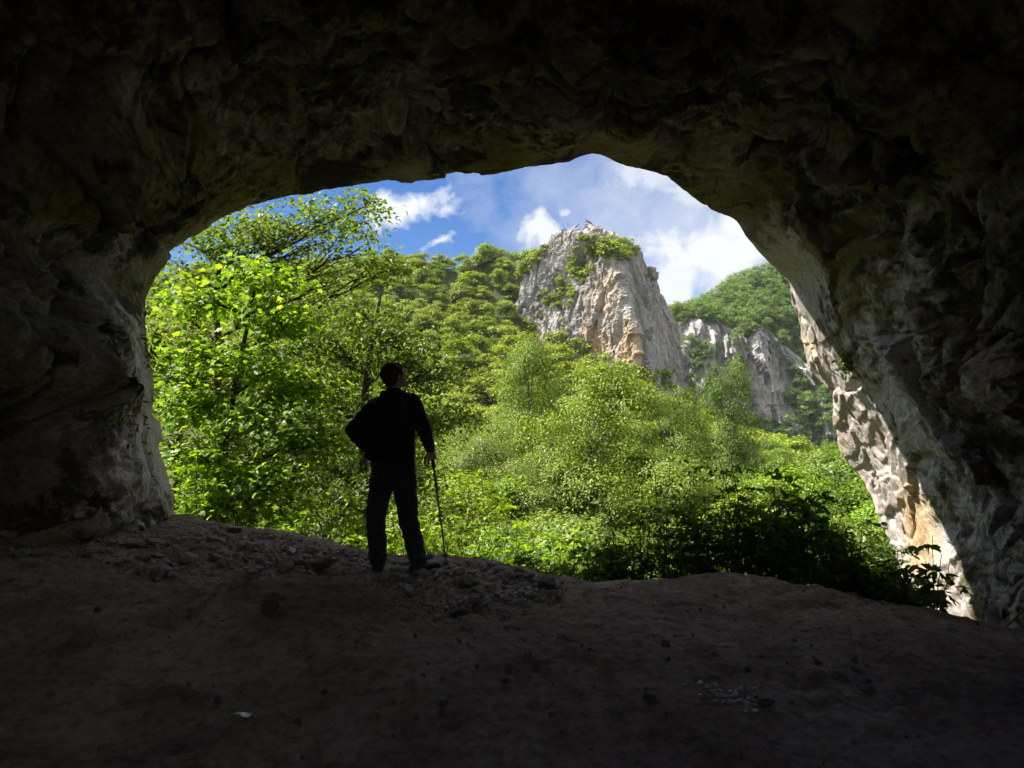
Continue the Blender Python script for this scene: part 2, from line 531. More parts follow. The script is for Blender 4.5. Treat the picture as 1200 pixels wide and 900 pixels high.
def cloud(px, py, rx, ry, ang=0.0, soft=0.5, wob=1.6, amp=1.0, bias=0.0):
    u0, v0 = sky_uv(px, py)
    du = math_(nt, 'SUBTRACT', uu, u0)
    dv = math_(nt, 'SUBTRACT', vv, v0)
    ca, sa = math.cos(ang), math.sin(ang)
    a = math_(nt, 'MULTIPLY', math_(nt, 'ADD', math_(nt, 'MULTIPLY', du, ca), math_(nt, 'MULTIPLY', dv, sa)), F / rx)
    b = math_(nt, 'MULTIPLY', math_(nt, 'SUBTRACT', math_(nt, 'MULTIPLY', dv, ca), math_(nt, 'MULTIPLY', du, sa)), F / ry)
    r = math_(nt, 'SQRT', math_(nt, 'ADD', math_(nt, 'MULTIPLY', a, a), math_(nt, 'MULTIPLY', b, b)))
    d = math_(nt, 'SUBTRACT', 1.0 + bias, r)
    d = math_(nt, 'ADD', d, math_(nt, 'MULTIPLY', math_(nt, 'SUBTRACT', nz, 0.5), wob * 2.6))
    d = math_(nt, 'ADD', d, math_(nt, 'MULTIPLY', math_(nt, 'SUBTRACT', nzl, 0.5), wob))
    return math_(nt, 'MULTIPLY', math_(nt, 'DIVIDE', d, soft, clamp=True), amp)


cl = [cloud(478, 240, 52, 22, 0.12, 0.6, 1.0, 1.0, 0.25), cloud(518, 277, 24, 7, 0.6, 0.6, 1.2, 0.85), cloud(520, 228, 14, 20, 0.1, 0.6, 1.2, 0.6),
      cloud(636, 270, 26, 26, 0.5, 0.55, 1.1, 0.95), cloud(655, 252, 14, 10, 0.5, 0.8, 1.2, 0.7),
      cloud(790, 215, 150, 46, -0.25, 1.1, 1.3, 0.75, 0.25), cloud(850, 290, 110, 52, 0.15, 0.9, 1.0, 0.97, 0.5), cloud(775, 335, 80, 34, 0.1, 0.8, 1.0, 0.92, 0.5), cloud(800, 250, 180, 110, -0.3, 1.7, 0.8, 0.62, 0.7),
      cloud(850, 352, 45, 16, 0.1, 0.4, 1.2, 1.0), cloud(700, 210, 110, 22, 0.3, 1.4, 1.2, 0.45)]
tot = cl[0]
for c in cl[1:]:
    tot = math_(nt, 'MAXIMUM', tot, c)
# unseen bright broken cloud added overhead and behind to light cave and leaves
bo = nt.nodes.new('ShaderNodeBackground')
bo.inputs['Color'].default_value = (1.0, 0.97, 0.93, 1)
bo.inputs['Strength'].default_value = 0.6
nf = noise(nt, tc.outputs['Generated'], 2.2, 8, 0.6, 0.4)
cov = math_(nt, 'DIVIDE', math_(nt, 'SUBTRACT', nf, 0.43), 0.12, clamp=True)
el = math_(nt, 'DIVIDE', math_(nt, 'SUBTRACT', sx.outputs[2], 0.02), 0.08, clamp=True)
front = math_(nt, 'DIVIDE', math_(nt, 'SUBTRACT', sx.outputs[1], 0.35), 0.25, clamp=True)
high = math_(nt, 'DIVIDE', math_(nt, 'SUBTRACT', sx.outputs[2], 0.5), 0.15, clamp=True)
keep = math_(nt, 'MAXIMUM', math_(nt, 'SUBTRACT', 1.0, front), high)
cov = math_(nt, 'MULTIPLY', math_(nt, 'MULTIPLY', cov, el), keep)
mx0 = nt.nodes.new('ShaderNodeMixShader')
nt.links.new(cov, mx0.inputs[0])
nt.links.new(bg.outputs[0], mx0.inputs[1]); nt.links.new(bo.outputs[0], mx0.inputs[2])
mxs = nt.nodes.new('ShaderNodeMixShader')
nt.links.new(tot, mxs.inputs[0])
nt.links.new(mx0.outputs[0], mxs.inputs[1]); nt.links.new(bc.outputs[0], mxs.inputs[2])
nt.links.new(mxs.outputs[0], wo.inputs['Surface'])

sc.view_settings.view_transform = 'Standard'
sc.view_settings.look = 'None'
sc.view_settings.gamma = 1
sc.view_settings.exposure = 1.5
sc.view_settings.use_curve_mapping = False
sc.render.engine = 'CYCLES'
sc.cycles.use_denoising = True
try: sc.cycles.denoiser = 'OPENIMAGEDENOISE'
except Exception: pass
sc.cycles.max_bounces = 8
sc.cycles.use_adaptive_sampling = True
sc.cycles.adaptive_threshold = 0.03
sc.cycles.diffuse_bounces = 5
sc.cycles.glossy_bounces = 2
sc.cycles.transmission_bounces = 4
sc.cycles.caustics_reflective = False
sc.cycles.caustics_refractive = False
sc.cycles.sample_clamp_indirect = 6

# ------------------------------------------------------------------ cave floor heights (thin-plate through measured points)
ctrl = []
for px, py, d in [
    (210, 607, 8.2), (260, 618, 8.0), (330, 626, 7.6), (400, 640, 7.1), (440, 655, 6.65), (500, 659, 6.55), (560, 656, 6.7), (620, 672, 6.5),
    (660, 685, 6.4), (760, 688, 6.5), (800, 680, 6.7), (850, 676, 6.9), (920, 683, 7.0), (1000, 700, 6.95), (1060, 712, 6.9), (1130, 730, 6.9),
    (0, 624, 6.4), (100, 606, 7.5), (100, 655, 6.0), (300, 668, 6.0), (200, 650, 6.5), (0, 760, 4.6), (300, 760, 4.7), (600, 720, 5.4), (600, 800, 4.3),
    (450, 690, 5.9), (900, 725, 5.7), (900, 800, 4.4), (1200, 745, 6.3), (1200, 800, 4.6), (0, 900, 3.5), (300, 900, 3.5), (600, 900, 3.5), (900, 900, 3.5),
    (1200, 900, 3.5)]:
    ctrl.append(P(px, py, d))
brow = [ctrl[i] for i in range(16)]
for b in brow:
    ctrl.append(b + np.array([0, 1.3, -0.42]))
    ctrl.append(b + np.array([0, 2.6, -1.25]))
for x in (-6, -3, 0, 3, 6):
    ctrl += [np.array([x, 1.5, -0.02]), np.array([x, -2.0, 0.0]), np.array([x, -6.0, 0.1])]
ctrl += [np.array([-6.5, 8.2, 1.0]), np.array([-7, 10.5, -0.6]), np.array([6.5, 8.5, -0.2]), np.array([7, 10.5, -1.4]), np.array([-6.5, 4, 0.5]), np.array([6.5, 4, 0.0])]
ctrl = np.array(ctrl)


def _tps(r2):
    return 0.5 * r2 * np.log(r2 + 1e-9)


_cx = ctrl[:, :2]
_K = _tps(((_cx[:, None] - _cx[None]) ** 2).sum(-1)) + 0.02 * np.eye(len(_cx))
_Pm = np.concatenate([np.ones((len(_cx), 1)), _cx], 1)
_A = np.block([[_K, _Pm], [_Pm.T, np.zeros((3, 3))]])
_sol = np.linalg.solve(_A, np.concatenate([ctrl[:, 2], np.zeros(3)]))


def floor_base(xy):
    xy = np.atleast_2d(xy)
    z = np.zeros(len(xy))
    for s in range(0, len(xy), 60000):
        q = xy[s:s + 60000]
        z[s:s + 60000] = _tps(((q[:, None] - _cx[None]) ** 2).sum(-1)) @ _sol[:-3] + _sol[-3] + q @ _sol[-2:]
    return z


def floor_h(xy, fine=True):
    xy = np.atleast_2d(np.asarray(xy, float))
    z = floor_base(xy)
    p = np.concatenate([xy, np.zeros((len(xy), 1))], 1)
    z = z + 0.045 * fbm(p * 0.9 + 3.1, 3) + 0.04 * fbm(p * 2.6 + 9.7, 3)
    rg = fbm(p * np.array([1.7, 3.2, 1]) + 21.0, 3, ridged=True)
    z = z + 0.03 * rg
    if fine:
        f1, f2, _ = worley(p * 5.5 + 5)
        lump = np.clip(0.45 - f1, 0, 1)
        patch = sstep(0.0, 0.35, fbm(p * 0.7 + 40, 2))
        z = z + 0.09 * lump * patch + 0.03 * fbm(p * 5.2 + 12, 3) + 0.014 * fbm(p * 9 + 2, 3) + 0.004 * fbm(p * 26, 2)
    return z


gx = np.concatenate([np.linspace(-9, -5.2, 40, endpoint=False), np.linspace(-5.2, 6.4, 620, endpoint=False), np.linspace(6.4, 9.5, 35)])
gy = np.concatenate([np.linspace(-8, 2.6, 60, endpoint=False), np.linspace(2.6, 9.0, 400, endpoint=False), np.linspace(9.0, 11.0, 30)])
X, Y = np.meshgrid(gx, gy, indexing='ij')
Z = floor_h(np.stack([X.ravel(), Y.ravel()], 1)).reshape(X.shape)
V = np.stack([X, Y, Z], 2)
fl = link('ground', raw_mesh('ground', V.reshape(-1, 3), grid_faces(*X.shape)[:, ::1], M['dirt']))
tag(fl, 'bare dark brown trodden earth floor inside the cave', 'ground', kind='structure')

# ------------------------------------------------------------------ cave shell
lip_px = [(185, 800, 7.9), (195, 690, 8.0), (205, 606, 8.2), (196, 560, 8.25), (184, 505, 8.3), (181, 445, 8.35), (168, 402, 8.4), (166, 370, 8.45), (173, 343, 8.5), (186, 318, 8.5),
          (203, 298, 8.5), (228, 278, 8.5), (258, 256, 8.5), (292, 243, 8.5), (340, 232, 8.45), (400, 222, 8.4), (440, 216, 8.35), (500, 210, 8.3), (545, 207, 8.25),
          (580, 204, 8.2), (622, 197, 8.15), (662, 191, 8.1), (688, 181, 8.1), (704, 181, 8.1), (724, 190, 8.15), (760, 199, 8.35), (790, 213, 8.6), (812, 232, 8.85),
          (840, 250, 9.1), (862, 259, 9.3), (872, 274, 9.4), (886, 292, 9.5), (906, 312, 9.6), (926, 328, 9.7), (945, 360, 9.7), (975, 400, 9.5), (1008, 445, 9.25), (1038, 490, 8.95),
          (1070, 545, 8.65), (1093, 595, 8.35), (1108, 640, 8.1), (1120, 690, 7.8), (1138, 740, 7.5), (1165, 860, 7.2)]
LP = np.array([P(*q) for q in lip_px])
nL = len(LP)
# parameter along the lip, resampled by arc length with a monotone curve
seg = np.linalg.norm(np.diff(LP, axis=0), axis=1)
arc = np.concatenate([[0], np.cumsum(seg)])


def curve(pts, t, newt):
    """Catmull-Rom through pts at knots t"""
    m = np.gradient(pts, t, axis=0)
    k = np.clip(np.searchsorted(t, newt, side='right') - 1, 0, len(t) - 2)
    h = (t[k + 1] - t[k])[:, None]
    s = ((newt - t[k]) / (t[k + 1] - t[k]))[:, None]
    return ((2 * s**3 - 3 * s**2 + 1) * pts[k] + (s**3 - 2 * s**2 + s) * h * m[k] + (-2 * s**3 + 3 * s**2) * pts[k + 1] + (s**3 - s**2) * h * m[k + 1])


NU = 1000
un = np.linspace(0, arc[-1], NU)
L = curve(LP, arc, un)
kidx = np.interp(un, arc, np.arange(nL))          # control index of each column
right = sstep(25.5, 33.5, kidx)                    # 1 on the right wall
left = 1 - sstep(7, 12, kidx)                      # 1 on the left wall
top = 1 - np.maximum(right, left)
# outward direction in the x-z plane
tg = np.gradient(L, axis=0)
nrm = np.stack([-tg[:, 2], np.zeros(NU), tg[:, 0]], 1)
nrm /= np.linalg.norm(nrm, axis=1)[:, None]
k = np.ones(61) / 61
for c in (0, 2):
    nrm[:, c] = np.convolve(np.pad(nrm[:, c], 30, 'edge'), k, 'valid')
nrm /= np.linalg.norm(nrm, axis=1)[:, None]
C0 = np.array([0.6, 0, 2.2])


# silhouette of the sunlit outer wall, matched to the lip columns on the right
sil_px = {29: (905, 262, 11.8), 31: (925, 300, 12.2), 32: (932, 325, 12.4), 33: (933, 345, 12.5), 34: (938, 385, 12.5), 35: (943, 425, 12.4), 36: (973, 470, 12.0), 37: (984, 520, 11.6), 38: (1006, 560, 11.1), 39: (1030, 612, 10.5),
          40: (1050, 655, 10.0), 41: (1062, 700, 9.6), 42: (1085, 745, 9.2), 43: (1100, 860, 8.8)}
sk = np.array(sorted(sil_px))
SP = np.array([P(*sil_px[i]) for i in sk])
SIL = curve(SP, sk.astype(float), np.clip(kidx, sk[0], sk[-1]))
wR = sstep(27, 32.5, kidx)[:, None]


def section(s):
    """cave cross-section s metres inside the lip (negative: outside)"""
    if s >= 0:
        g_top = 1 + 0.085 * min(s, 5) + 0.012 * s * s * (s < 6)
        g_left = 1 + 0.015 * s
        ft = np.interp(s, [0, 0.6, 1.5, 3, 5, 8, 11, 13.5, 15.0, 15.6], [1, 1.03, 1.10, 1.22, 1.38, 1.5, 1.4, 0.95, 0.9, 0.9])
        flx = np.interp(s, [0, 0.6, 1.5, 3, 5, 8, 11, 13.5, 15.0, 15.6], [1, 0.985, 0.965, 0.97, 1.1, 1.35, 1.25, 0.7, 0.7, 0.7])
        frx = np.interp(s, [0, 0.6, 1.5, 3, 5, 8, 11, 13.5, 15.0, 15.6], [1, 1.0, 1.0, 1.0, 1.05, 1.25, 1.15, 0.7, 0.7, 0.7])
        fx = left * flx + right * frx + top * (0.5 * flx + 0.5 * frx)
        fz = np.where(L[:, 2] > C0[2], 1 + (ft - 1) * np.clip((L[:, 2] - C0[2]) / 1.6, 0, 1), 1.0)
        p = L.copy()
        p[:, 0] = C0[0] + (L[:, 0] - C0[0]) * fx
        p[:, 2] = C0[2] + (L[:, 2] - C0[2]) * fz
        if s > 12:
            pass
        lipk = L[:, 1] * (1 - min(s / 6, 1)) + 8.6 * min(s / 6, 1)
        p[:, 1] = lipk - s
        return p
    o = -s
    # face above and left of the mouth
    rise = np.interp(o, [0, 0.12, 0.35, 1, 3, 8, 20], [0, 0.10, 0.34, 1.0, 3.2, 10, 34])
    out = np.interp(o, [0, 0.12, 0.35, 1, 3, 8, 20], [0, 0.08, 0.10, 0.05, -0.1, 0.1, 1.5])
    out2 = np.interp(o, [0, 0.12, 0.35, 1, 3, 8, 20], [0, 0.10, 0.15, 0.3, 0.5, 0.7, 1.5])
    a = L + nrm * rise + np.array([0, 1.0, 0]) * (out * (1 - left) + out2 * left)[:, None]
    # outer wall on the right: from the lip out to the silhouette and round the corner
    q = np.interp(o, [0, 0.12, 0.35, 1, 3, 8, 20], [0, 0.09, 0.25, 0.62, 1.0, 1.0, 1.0])
    tail = np.interp(o, [0, 3, 8, 20], [0, 0, 1, 1])
    b = L + (SIL - L) * q
    if o > 3:
        e = (o - 3)
        b = b + np.array([1.9 * e, 0.35 * e, 0]) + np.array([0, 0, 0.9]) * e * (L[:, 2:3] > 4.0)
    return a * (1 - wR) + b * wR


s_list = np.concatenate([np.array([-20, -12, -8, -6, -5]), np.linspace(-4.2, -1.2, 110), np.linspace(-1.2, 0, 80)[1:-1], np.linspace(0, 4.2, 230), np.linspace(4.3, 13.6, 80)])  # rear end left open, an unseen gap added to let sky light in
secs = np.stack([section(s) for s in s_list], 1)     # (NU, NS, 3)
# smooth along s so the loft has no hard bends
NS = len(s_list)
base = secs.copy()
for it in range(3):
    base[:, 6:-2] = 0.25 * base[:, 5:-3] + 0.5 * base[:, 6:-2] + 0.25 * base[:, 7:-1]
nor = grid_normals(base)
pl = base.reshape(-1, 3)
S = np.broadcast_to(s_list[None, :], (NU, NS)).ravel()
R_ = np.broadcast_to(right[:, None], (NU, NS)).ravel()
KI = np.broadcast_to(kidx[:, None], (NU, NS)).ravel()
# normals point into the open space: make them face the cave axis
cen = np.stack([np.full(len(pl), 0.6), pl[:, 1], np.full(len(pl), 2.0)], 1)
nf = nor.reshape(-1, 3)
inside = S > 0.3
dots = ((cen - pl) * nf).sum(1)
sg = np.sign(np.median(dots[inside]))
nf = nf * sg
warp = np.stack([fbm(pl * 0.8 + 31, 3), fbm(pl * 0.8 + 57, 3), fbm(pl * 0.8 + 83, 3)], 1)
q = pl + 0.2 * warp
bed = q @ np.array([[1, 0, 0], [0, 1, 0.25], [0.15, 0, 1]])
big = fbm(q * 0.55 + 4.2, 3)
rid = fbm(q * np.array([1.0, 0.8, 1.1]) * 0.9 + 12.0, 4, ridged=True)
fa, ja = facet(bed * np.array([0.75, 0.75, 1.0]) + 3.3)
fb, jb = facet((bed + 0.12 * warp) * np.array([1.9, 1.9, 2.6]) + 8.1)
fc_, jc = facet((bed + 0.1 * warp[:, ::-1]) * np.array([4.8, 4.8, 6.5]) + 1.7)
det = fbm(q * 5.0, 5, gain=0.58)
patch = sstep(-0.25, 0.3, fbm(pl * 0.6 + 91, 3))
crk = sstep(0.0, 0.07, ja) - 1
crk2 = sstep(0.0, 0.07, jb) - 1
ledge = fbm(bed * np.array([0.7, 0.7, 3.0]) + 70, 4, ridged=True)
out_r = R_ * sstep(2.6, 0.4, S)
mid_ = fbm(q * 2.3 + 44, 4, gain=0.55, ridged=True)
fine_ = 0.09 * fc_ * (0.3 + 0.7 * patch) + 0.085 * det + 0.03 * fbm(q * 14.0, 3, gain=0.6, ridged=True)
roof_ = sstep(2.6, 3.8, pl[:, 2]) * (1 - R_ * 0.5)
D = 0.42 * big + (0.16 * rid + 0.10 * mid_) * (1 - 0.35 * roof_) + 0.58 * fa * (1 - 0.4 * roof_) + 0.24 * fb * (0.35 + 0.65 * patch) * (1 - 0.35 * roof_) + fine_ + 0.08 * crk + 0.045 * crk2 * patch + 0.03 * ledge
strata = fbm(bed * np.array([0.22, 0.22, 0.9]) + 15, 2) + 0.04 * fbm(bed * 3.0 + 5, 2)
stq = strata * 5
step_ = (np.floor(stq) + sstep(0.75, 1.0, stq - np.floor(stq))) / 5
Dc = 0.16 * big + 0.04 * rid + 0.10 * fa + 0.05 * fb + 0.012 * fc_ + 0.03 * det + 0.02 * crk2 * patch + 0.20 * step_
D = D * (1 - out_r) + Dc * out_r
# broad hollows and bosses seen on the rock (photo position, radius, push)
bx, by, bd = proj(pl)
for hx, hy, rr, am in [(62, 555, 48, -1.2), (10, 540, 45, -0.7), (92, 325, 38, -0.9), (30, 690, 70, -0.9), (115, 372, 26, 0.3), (135, 398, 28, 0.36), (62, 442, 30, 0.34), (112, 588, 24, 0.3), (105, 470, 18, 0.15), (150, 540, 30, 0.1), (170, 260, 20, -0.28),
                       (120, 130, 45, 0.3), (175, 110, 22, -0.4), (300, 150, 70, -0.25), (430, 130, 80, -0.25), (60, 120, 40, -0.35), (950, 160, 60, -0.3), (1090, 300, 70, -0.35),
                       (1010, 350, 40, 0.2), (1090, 450, 50, 0.18), (1150, 560, 50, -0.2), (1060, 560, 24, 0.1), (960, 290, 26, 0.16), (25, 330, 30, 0.3), (20, 690, 20, 0.0)]:
    D += am * np.exp(-((bx - hx) ** 2 + (by - hy) ** 2) / (2 * rr * rr)) * (S > -0.2) * (bd > 2)
amp = 0.12 + 0.88 * sstep(0.0, 1.3 + 1.2 * (KI < 9), np.abs(S))
amp = np.where((S < 0) & (KI < 29), 0.12 + 0.2 * sstep(0.5, 4, -S), amp)
# the right-hand wall runs straight through the lip line, so it keeps its relief there
amp = np.maximum(amp, 0.75 * sstep(33.5, 36, KI))
silk = np.exp(-((S + 3.0) / 0.9) ** 2) * sstep(29, 32, KI)
amp = amp * (1 - 0.45 * silk)
far_in = sstep(5, 8, S)
amp = amp * (1 - 0.3 * far_in)
pd = pl + nf * (D * amp)[:, None]
PD = pd.reshape(NU, NS, 3)
faces = grid_faces(NU, NS)
if sg < 0: faces = faces[:, ::-1]
# split: everything outside the shadow edge on the right is the open cliff
fs_s = S[faces].mean(1); fs_k = KI[faces].mean(1)
outer_right = (fs_s < 0) & (fs_k > 29)


def submesh(name, verts, faces, mat, smooth=True):
    u, inv = np.unique(faces, return_inverse=True)
    return raw_mesh(name, verts[u], inv.reshape(faces.shape), mat, smooth)


# unseen outer skin added to stop sun leaking into the chamber, 1.2 m behind the visible one
ii = np.where(s_list > 0.9)[0][::4]
back = (pl - nf * 1.2).reshape(NU, NS, 3)[::6][:, ii]
bf = grid_faces(back.shape[0], back.shape[1]) + len(pd)
pd_all = np.concatenate([pd, back.reshape(-1, 3)])
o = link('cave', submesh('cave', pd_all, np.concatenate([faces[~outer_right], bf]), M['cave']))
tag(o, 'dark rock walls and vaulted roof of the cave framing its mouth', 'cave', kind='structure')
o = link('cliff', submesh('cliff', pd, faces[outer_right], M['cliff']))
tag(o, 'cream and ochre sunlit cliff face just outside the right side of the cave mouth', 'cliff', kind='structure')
cave_bvh = BVHTree.FromPolygons([Vector(v) for v in PD[:, ::3].reshape(-1, 3)[:]], grid_faces(NU, PD[:, ::3].shape[1]).tolist())


# ------------------------------------------------------------------ terrain outside
def ridge_z(x):
    return np.interp(x, [-260, -120, -60, -31, -16, -5, 14, 40, 54, 72, 110, 300], [48, 42, 45, 49, 55, 61, 60, 30, 12, -6, -9, -9])


def terr(x, y):
    x = np.asarray(x, float); y = np.asarray(y, float)
    near = -1.2 - 0.62 * (y - 10.5)
    near = np.maximum(near, -9 + 0.02 * np.maximum(y - 31, 0))
    lefth = np.clip((-x - 10) / 30, 0, 1) * np.clip((y - 9) / 20, 0, 1) * 9
    zr = ridge_z(x)
    t = np.clip((y - 55) / 180, 0, 1)
    hill = (zr + 9) * (t ** 2.3)
    over = np.clip((y - 235) / 120, 0, 1) * np.maximum(zr + 12, 0)
    p = np.stack([x.ravel() * 0.03, y.ravel() * 0.03, np.zeros(x.size)], 1)
    nzv = fbm(p, 4).reshape(x.shape)
    p2 = np.stack([x.ravel() * 0.15, y.ravel() * 0.15, np.ones(x.size)], 1)
    n2 = fbm(p2, 3).reshape(x.shape)
    hill = hill - 17 * np.exp(-((x - 22) / 26) ** 2 - ((y - 208) / 26) ** 2)
    return near + lefth + hill - over + nzv * 5 * np.clip((y - 25) / 60, 0, 1) + 0.5 * n2 * np.clip((y - 12) / 10, 0, 1)


tx = np.concatenate([np.linspace(-420, -60, 40, endpoint=False), np.linspace(-60, 70, 170, endpoint=False), np.linspace(70, 520, 50)])
ty = np.concatenate([np.linspace(9.8, 60, 120, endpoint=False), np.linspace(60, 260, 120, endpoint=False), np.linspace(260, 640, 40)])
X, Y = np.meshgrid(tx, ty, indexing='ij')
Z = terr(X, Y)
V = np.stack([X, Y, Z], 2)
o = link('hillside', raw_mesh('hillside', V.reshape(-1, 3), grid_faces(*X.shape), M['earth']))
tag(o, 'wooded valley slope dropping from the cave mouth and rising to the ridge', 'hillside', kind='structure')

# ------------------------------------------------------------------ rock peak
DP = 205.0
rows = [  # py, left px, left-front px, arete px, right px
    (266, 674, 677, 682, 686), (274, 662, 666, 692, 702), (284, 652, 662, 706, 728), (297, 638, 656, 716, 748), (310, 624, 650, 722, 757), (340, 612, 642, 731, 772),
    (370, 602, 634, 737, 786), (400, 592, 630, 745, 795), (440, 578, 628, 757, 805), (480, 565, 628, 766, 815), (540, 550, 628, 775, 830)]
NH, NA = 260, 340
tt = np.linspace(0, 1, NH)
rk = np.linspace(0, 1, len(rows))
R = np.array(rows, float)
Rf = np.stack([np.interp(tt, rk, R[:, i]) for i in range(5)], 1)
VV = np.zeros((NA, NH, 3))
for j in range(NH):
    py, l, lf, ar, r = Rf[j]
    dep = (540 - py) / 280
    wdt = (r - l) / 873 * DP
    setb = (540 - py) * 0.05
    pts = [P(l + 0.35 * (r - l), py, DP + 26), P(l, py, DP + 14 + setb * .5), P(lf, py, DP + 5 + setb), P(0.5 * lf + 0.5 * ar, py, DP - 4 + setb), P(ar, py, DP - 15 + setb * 1.4), P(0.4 * ar + 0.6 * r, py, DP + 9 + setb), P(r, py, DP + 22), P(r - 0.3 * (r - l), py, DP + 32)]
    sh = min(1.0, 0.25 + tt[j] * 6)
    pts = np.array(pts)
    z0 = pts[:, 2].mean()
    ymid = DP + 16
    pts[:, 1] = ymid + (pts[:, 1] - ymid) * sh
    kk = np.concatenate([[0], np.cumsum(np.linalg.norm(np.diff(pts, axis=0), axis=1))])
    tA = np.linspace(0, kk[-1], NA)
    VV[:, j] = np.stack([np.interp(tA, kk, pts[:, c]) for c in range(3)], 1)
for it in range(6):
    VV[1:-1] = 0.25 * VV[:-2] + 0.5 * VV[1:-1] + 0.25 * VV[2:]
nr = grid_normals(VV).reshape(-1, 3)
pv = VV.reshape(-1, 3)
cen = np.array([P(690, 400, DP + 18)[0], DP + 18, 0])
sgn = np.sign(np.median(((pv - cen)[:, :2] * nr[:, :2]).sum(1)))
nr *= sgn
qq = pv + 1.6 * np.stack([fbm(pv * 0.12 + 3, 3), fbm(pv * 0.12 + 13, 3), fbm(pv * 0.12 + 23, 3)], 1)
vs_ = np.array([1, 1, 0.35])
fa, ja = facet(qq * vs_ * 0.12)
fb, jb = facet(qq * vs_ * 0.36 + 5)
D = 1.0 * fbm(qq * vs_ * 0.09, 3, ridged=True) + 1.5 * fa + 0.9 * fb + 0.9 * fbm(qq * np.array([1, 1, 0.6]) * 0.5, 5, gain=0.6, ridged=True) + 0.7 * (sstep(0, .1, ja) - 1) + 0.5 * fbm(qq * np.array([0.9, 0.9, 0.12]), 3, ridged=True)
qx, qy, _ = proj(pv)
# the diagonal gully that holds the bushes
gl = np.abs(qx - np.interp(qy, [285, 310, 350, 380], [705, 680, 655, 645]))
D -= 2.6 * np.exp(-(gl / 15) ** 2) * sstep(285, 300, qy) * (1 - sstep(360, 390, qy))
edge = sstep(0.0, 0.12, np.broadcast_to(tt[None, :], (NA, NH)).ravel())
pv2 = pv + nr * (D * (0.3 + 0.7 * edge))[:, None]
fc = grid_faces(NA, NH)
if sgn < 0: fc = fc[:, ::-1]
o = link('rock_peak', raw_mesh('rock_peak', pv2, fc, M['peak'], smooth=False))
tag(o, 'tall grey limestone peak with orange streaks rising above the woods', 'rock peak', kind='structure')
peak_bvh = BVHTree.FromPolygons([Vector(v) for v in pv2], fc.tolist())

# ------------------------------------------------------------------ far hill with cliffs
hx = np.linspace(40, 420, 420)
prof_t = np.linspace(0, 1, 150)
px_ = 600 + 873 * hx / 385
sky_py = np.interp(px_, [690, 760, 800, 820, 850, 875, 900, 925, 960, 1100, 1500], [420, 385, 374, 370, 354, 338, 322, 318, 300, 280, 260])
ztop = 1.5 + (526 - sky_py) / 873 * 405
cl_py = np.interp(px_, [690, 790, 800, 835, 845, 856, 862, 872, 885, 905, 920, 940, 1100], [400, 376, 374, 378, 382, 392, 396, 384, 382, 405, 420, 455, 500])
zct = np.minimum(1.5 + (526 - cl_py) / 873 * 372, ztop - 1)
zcb = np.full_like(zct, 6.0)
VV = np.zeros((len(hx), len(prof_t), 3))
for j, t in enumerate(prof_t):
    if t < 0.12:
        s = t / 0.12
        z = -16 + (zcb + 16) * s; y = 330 + 28 * s + 0 * hx
    elif t < 0.62:
        s = (t - 0.12) / 0.5
        z = zcb + (zct - zcb) * s; y = 358 + 12 * s + 0 * hx
    else:
        s = (t - 0.62) / 0.38
        z = zct + (ztop - zct) * np.sin(s * math.pi / 2); y = 370 + 60 * s + 0 * hx
    VV[:, j] = np.stack([hx, y, z], 1)
pv = VV.reshape(-1, 3)
T = np.broadcast_to(prof_t[None, :], VV.shape[:2]).ravel()
steep = sstep(0.08, 0.16, T) * (1 - sstep(0.58, 0.66, T))
vs_ = np.array([1, 1, 0.25])
fa, ja = facet(pv * vs_ * 0.07 + 2)
fb, jb = facet(pv * vs_ * 0.22 + 9)
D = 9 * fbm(pv * vs_ * 0.045 + 6, 3, ridged=True) + 6 * fa + 3 * fb + 2.5 * fbm(pv * np.array([1, 1, 0.1]) * 0.16, 3, ridged=True) + 2 * fbm(pv * np.array([1, 1, .5]) * 0.3, 4, ridged=True)
pv[:, 1] -= D * steep
pv[:, 2] += 2.5 * fbm(pv * 0.05, 3) * (1 - steep)
mr = M['peak']
me = raw_mesh('far_hill', pv, grid_faces(*VV.shape[:2])[:, ::-1], M['far_rock'], smooth=False)
me.materials.append(M['earth'])
fcs = grid_faces(*VV.shape[:2])
mi = (T[fcs].mean(1) > 0.63).astype(np.int32)
me.polygons.foreach_set('material_index', mi)
o = link('hill', me)
tag(o, 'distant hill with pale grey cliffs below a wooded crest', 'hill', kind='structure')
hill_bvh = BVHTree.FromPolygons([Vector(v) for v in pv], fcs.tolist())


# ------------------------------------------------------------------ leaves
def leaf_shape(kind):
    if kind == 'rhomb':
        return np.array([[0, 0, 0], [0.42, 0.32, 0.07], [1, 0, -0.04], [0.42, -0.32, 0.07]])
    if kind == 'pointed':
        return np.array([[0, 0, 0], [0.25, 0.2, 0.05], [0.6, 0.2, 0.04], [1, 0, -0.12], [0.6, -0.2, 0.04], [0.25, -0.2, 0.05]])
    if kind == 'maple':
        return np.array([[0, 0, 0], [0.05, 0.33, 0.0], [0.3, 0.24, 0.03], [0.5, 0.5, -0.04], [0.62, 0.2, 0.03], [1.0, 0, -0.06],
                         [0.62, -0.2, 0.03], [0.5, -0.5, -0.04], [0.3, -0.24, 0.03], [0.05, -0.33, 0.0]])
    if kind == 'clump':   # ragged spray of foliage for distant crowns
        return np.array([[0, 0, 0], [0.3, 0.38, 0.08], [0.62, 0.22, -0.05], [1, 0.08, -0.1], [0.7, -0.35, 0.06], [0.2, -0.3, 0.0]])


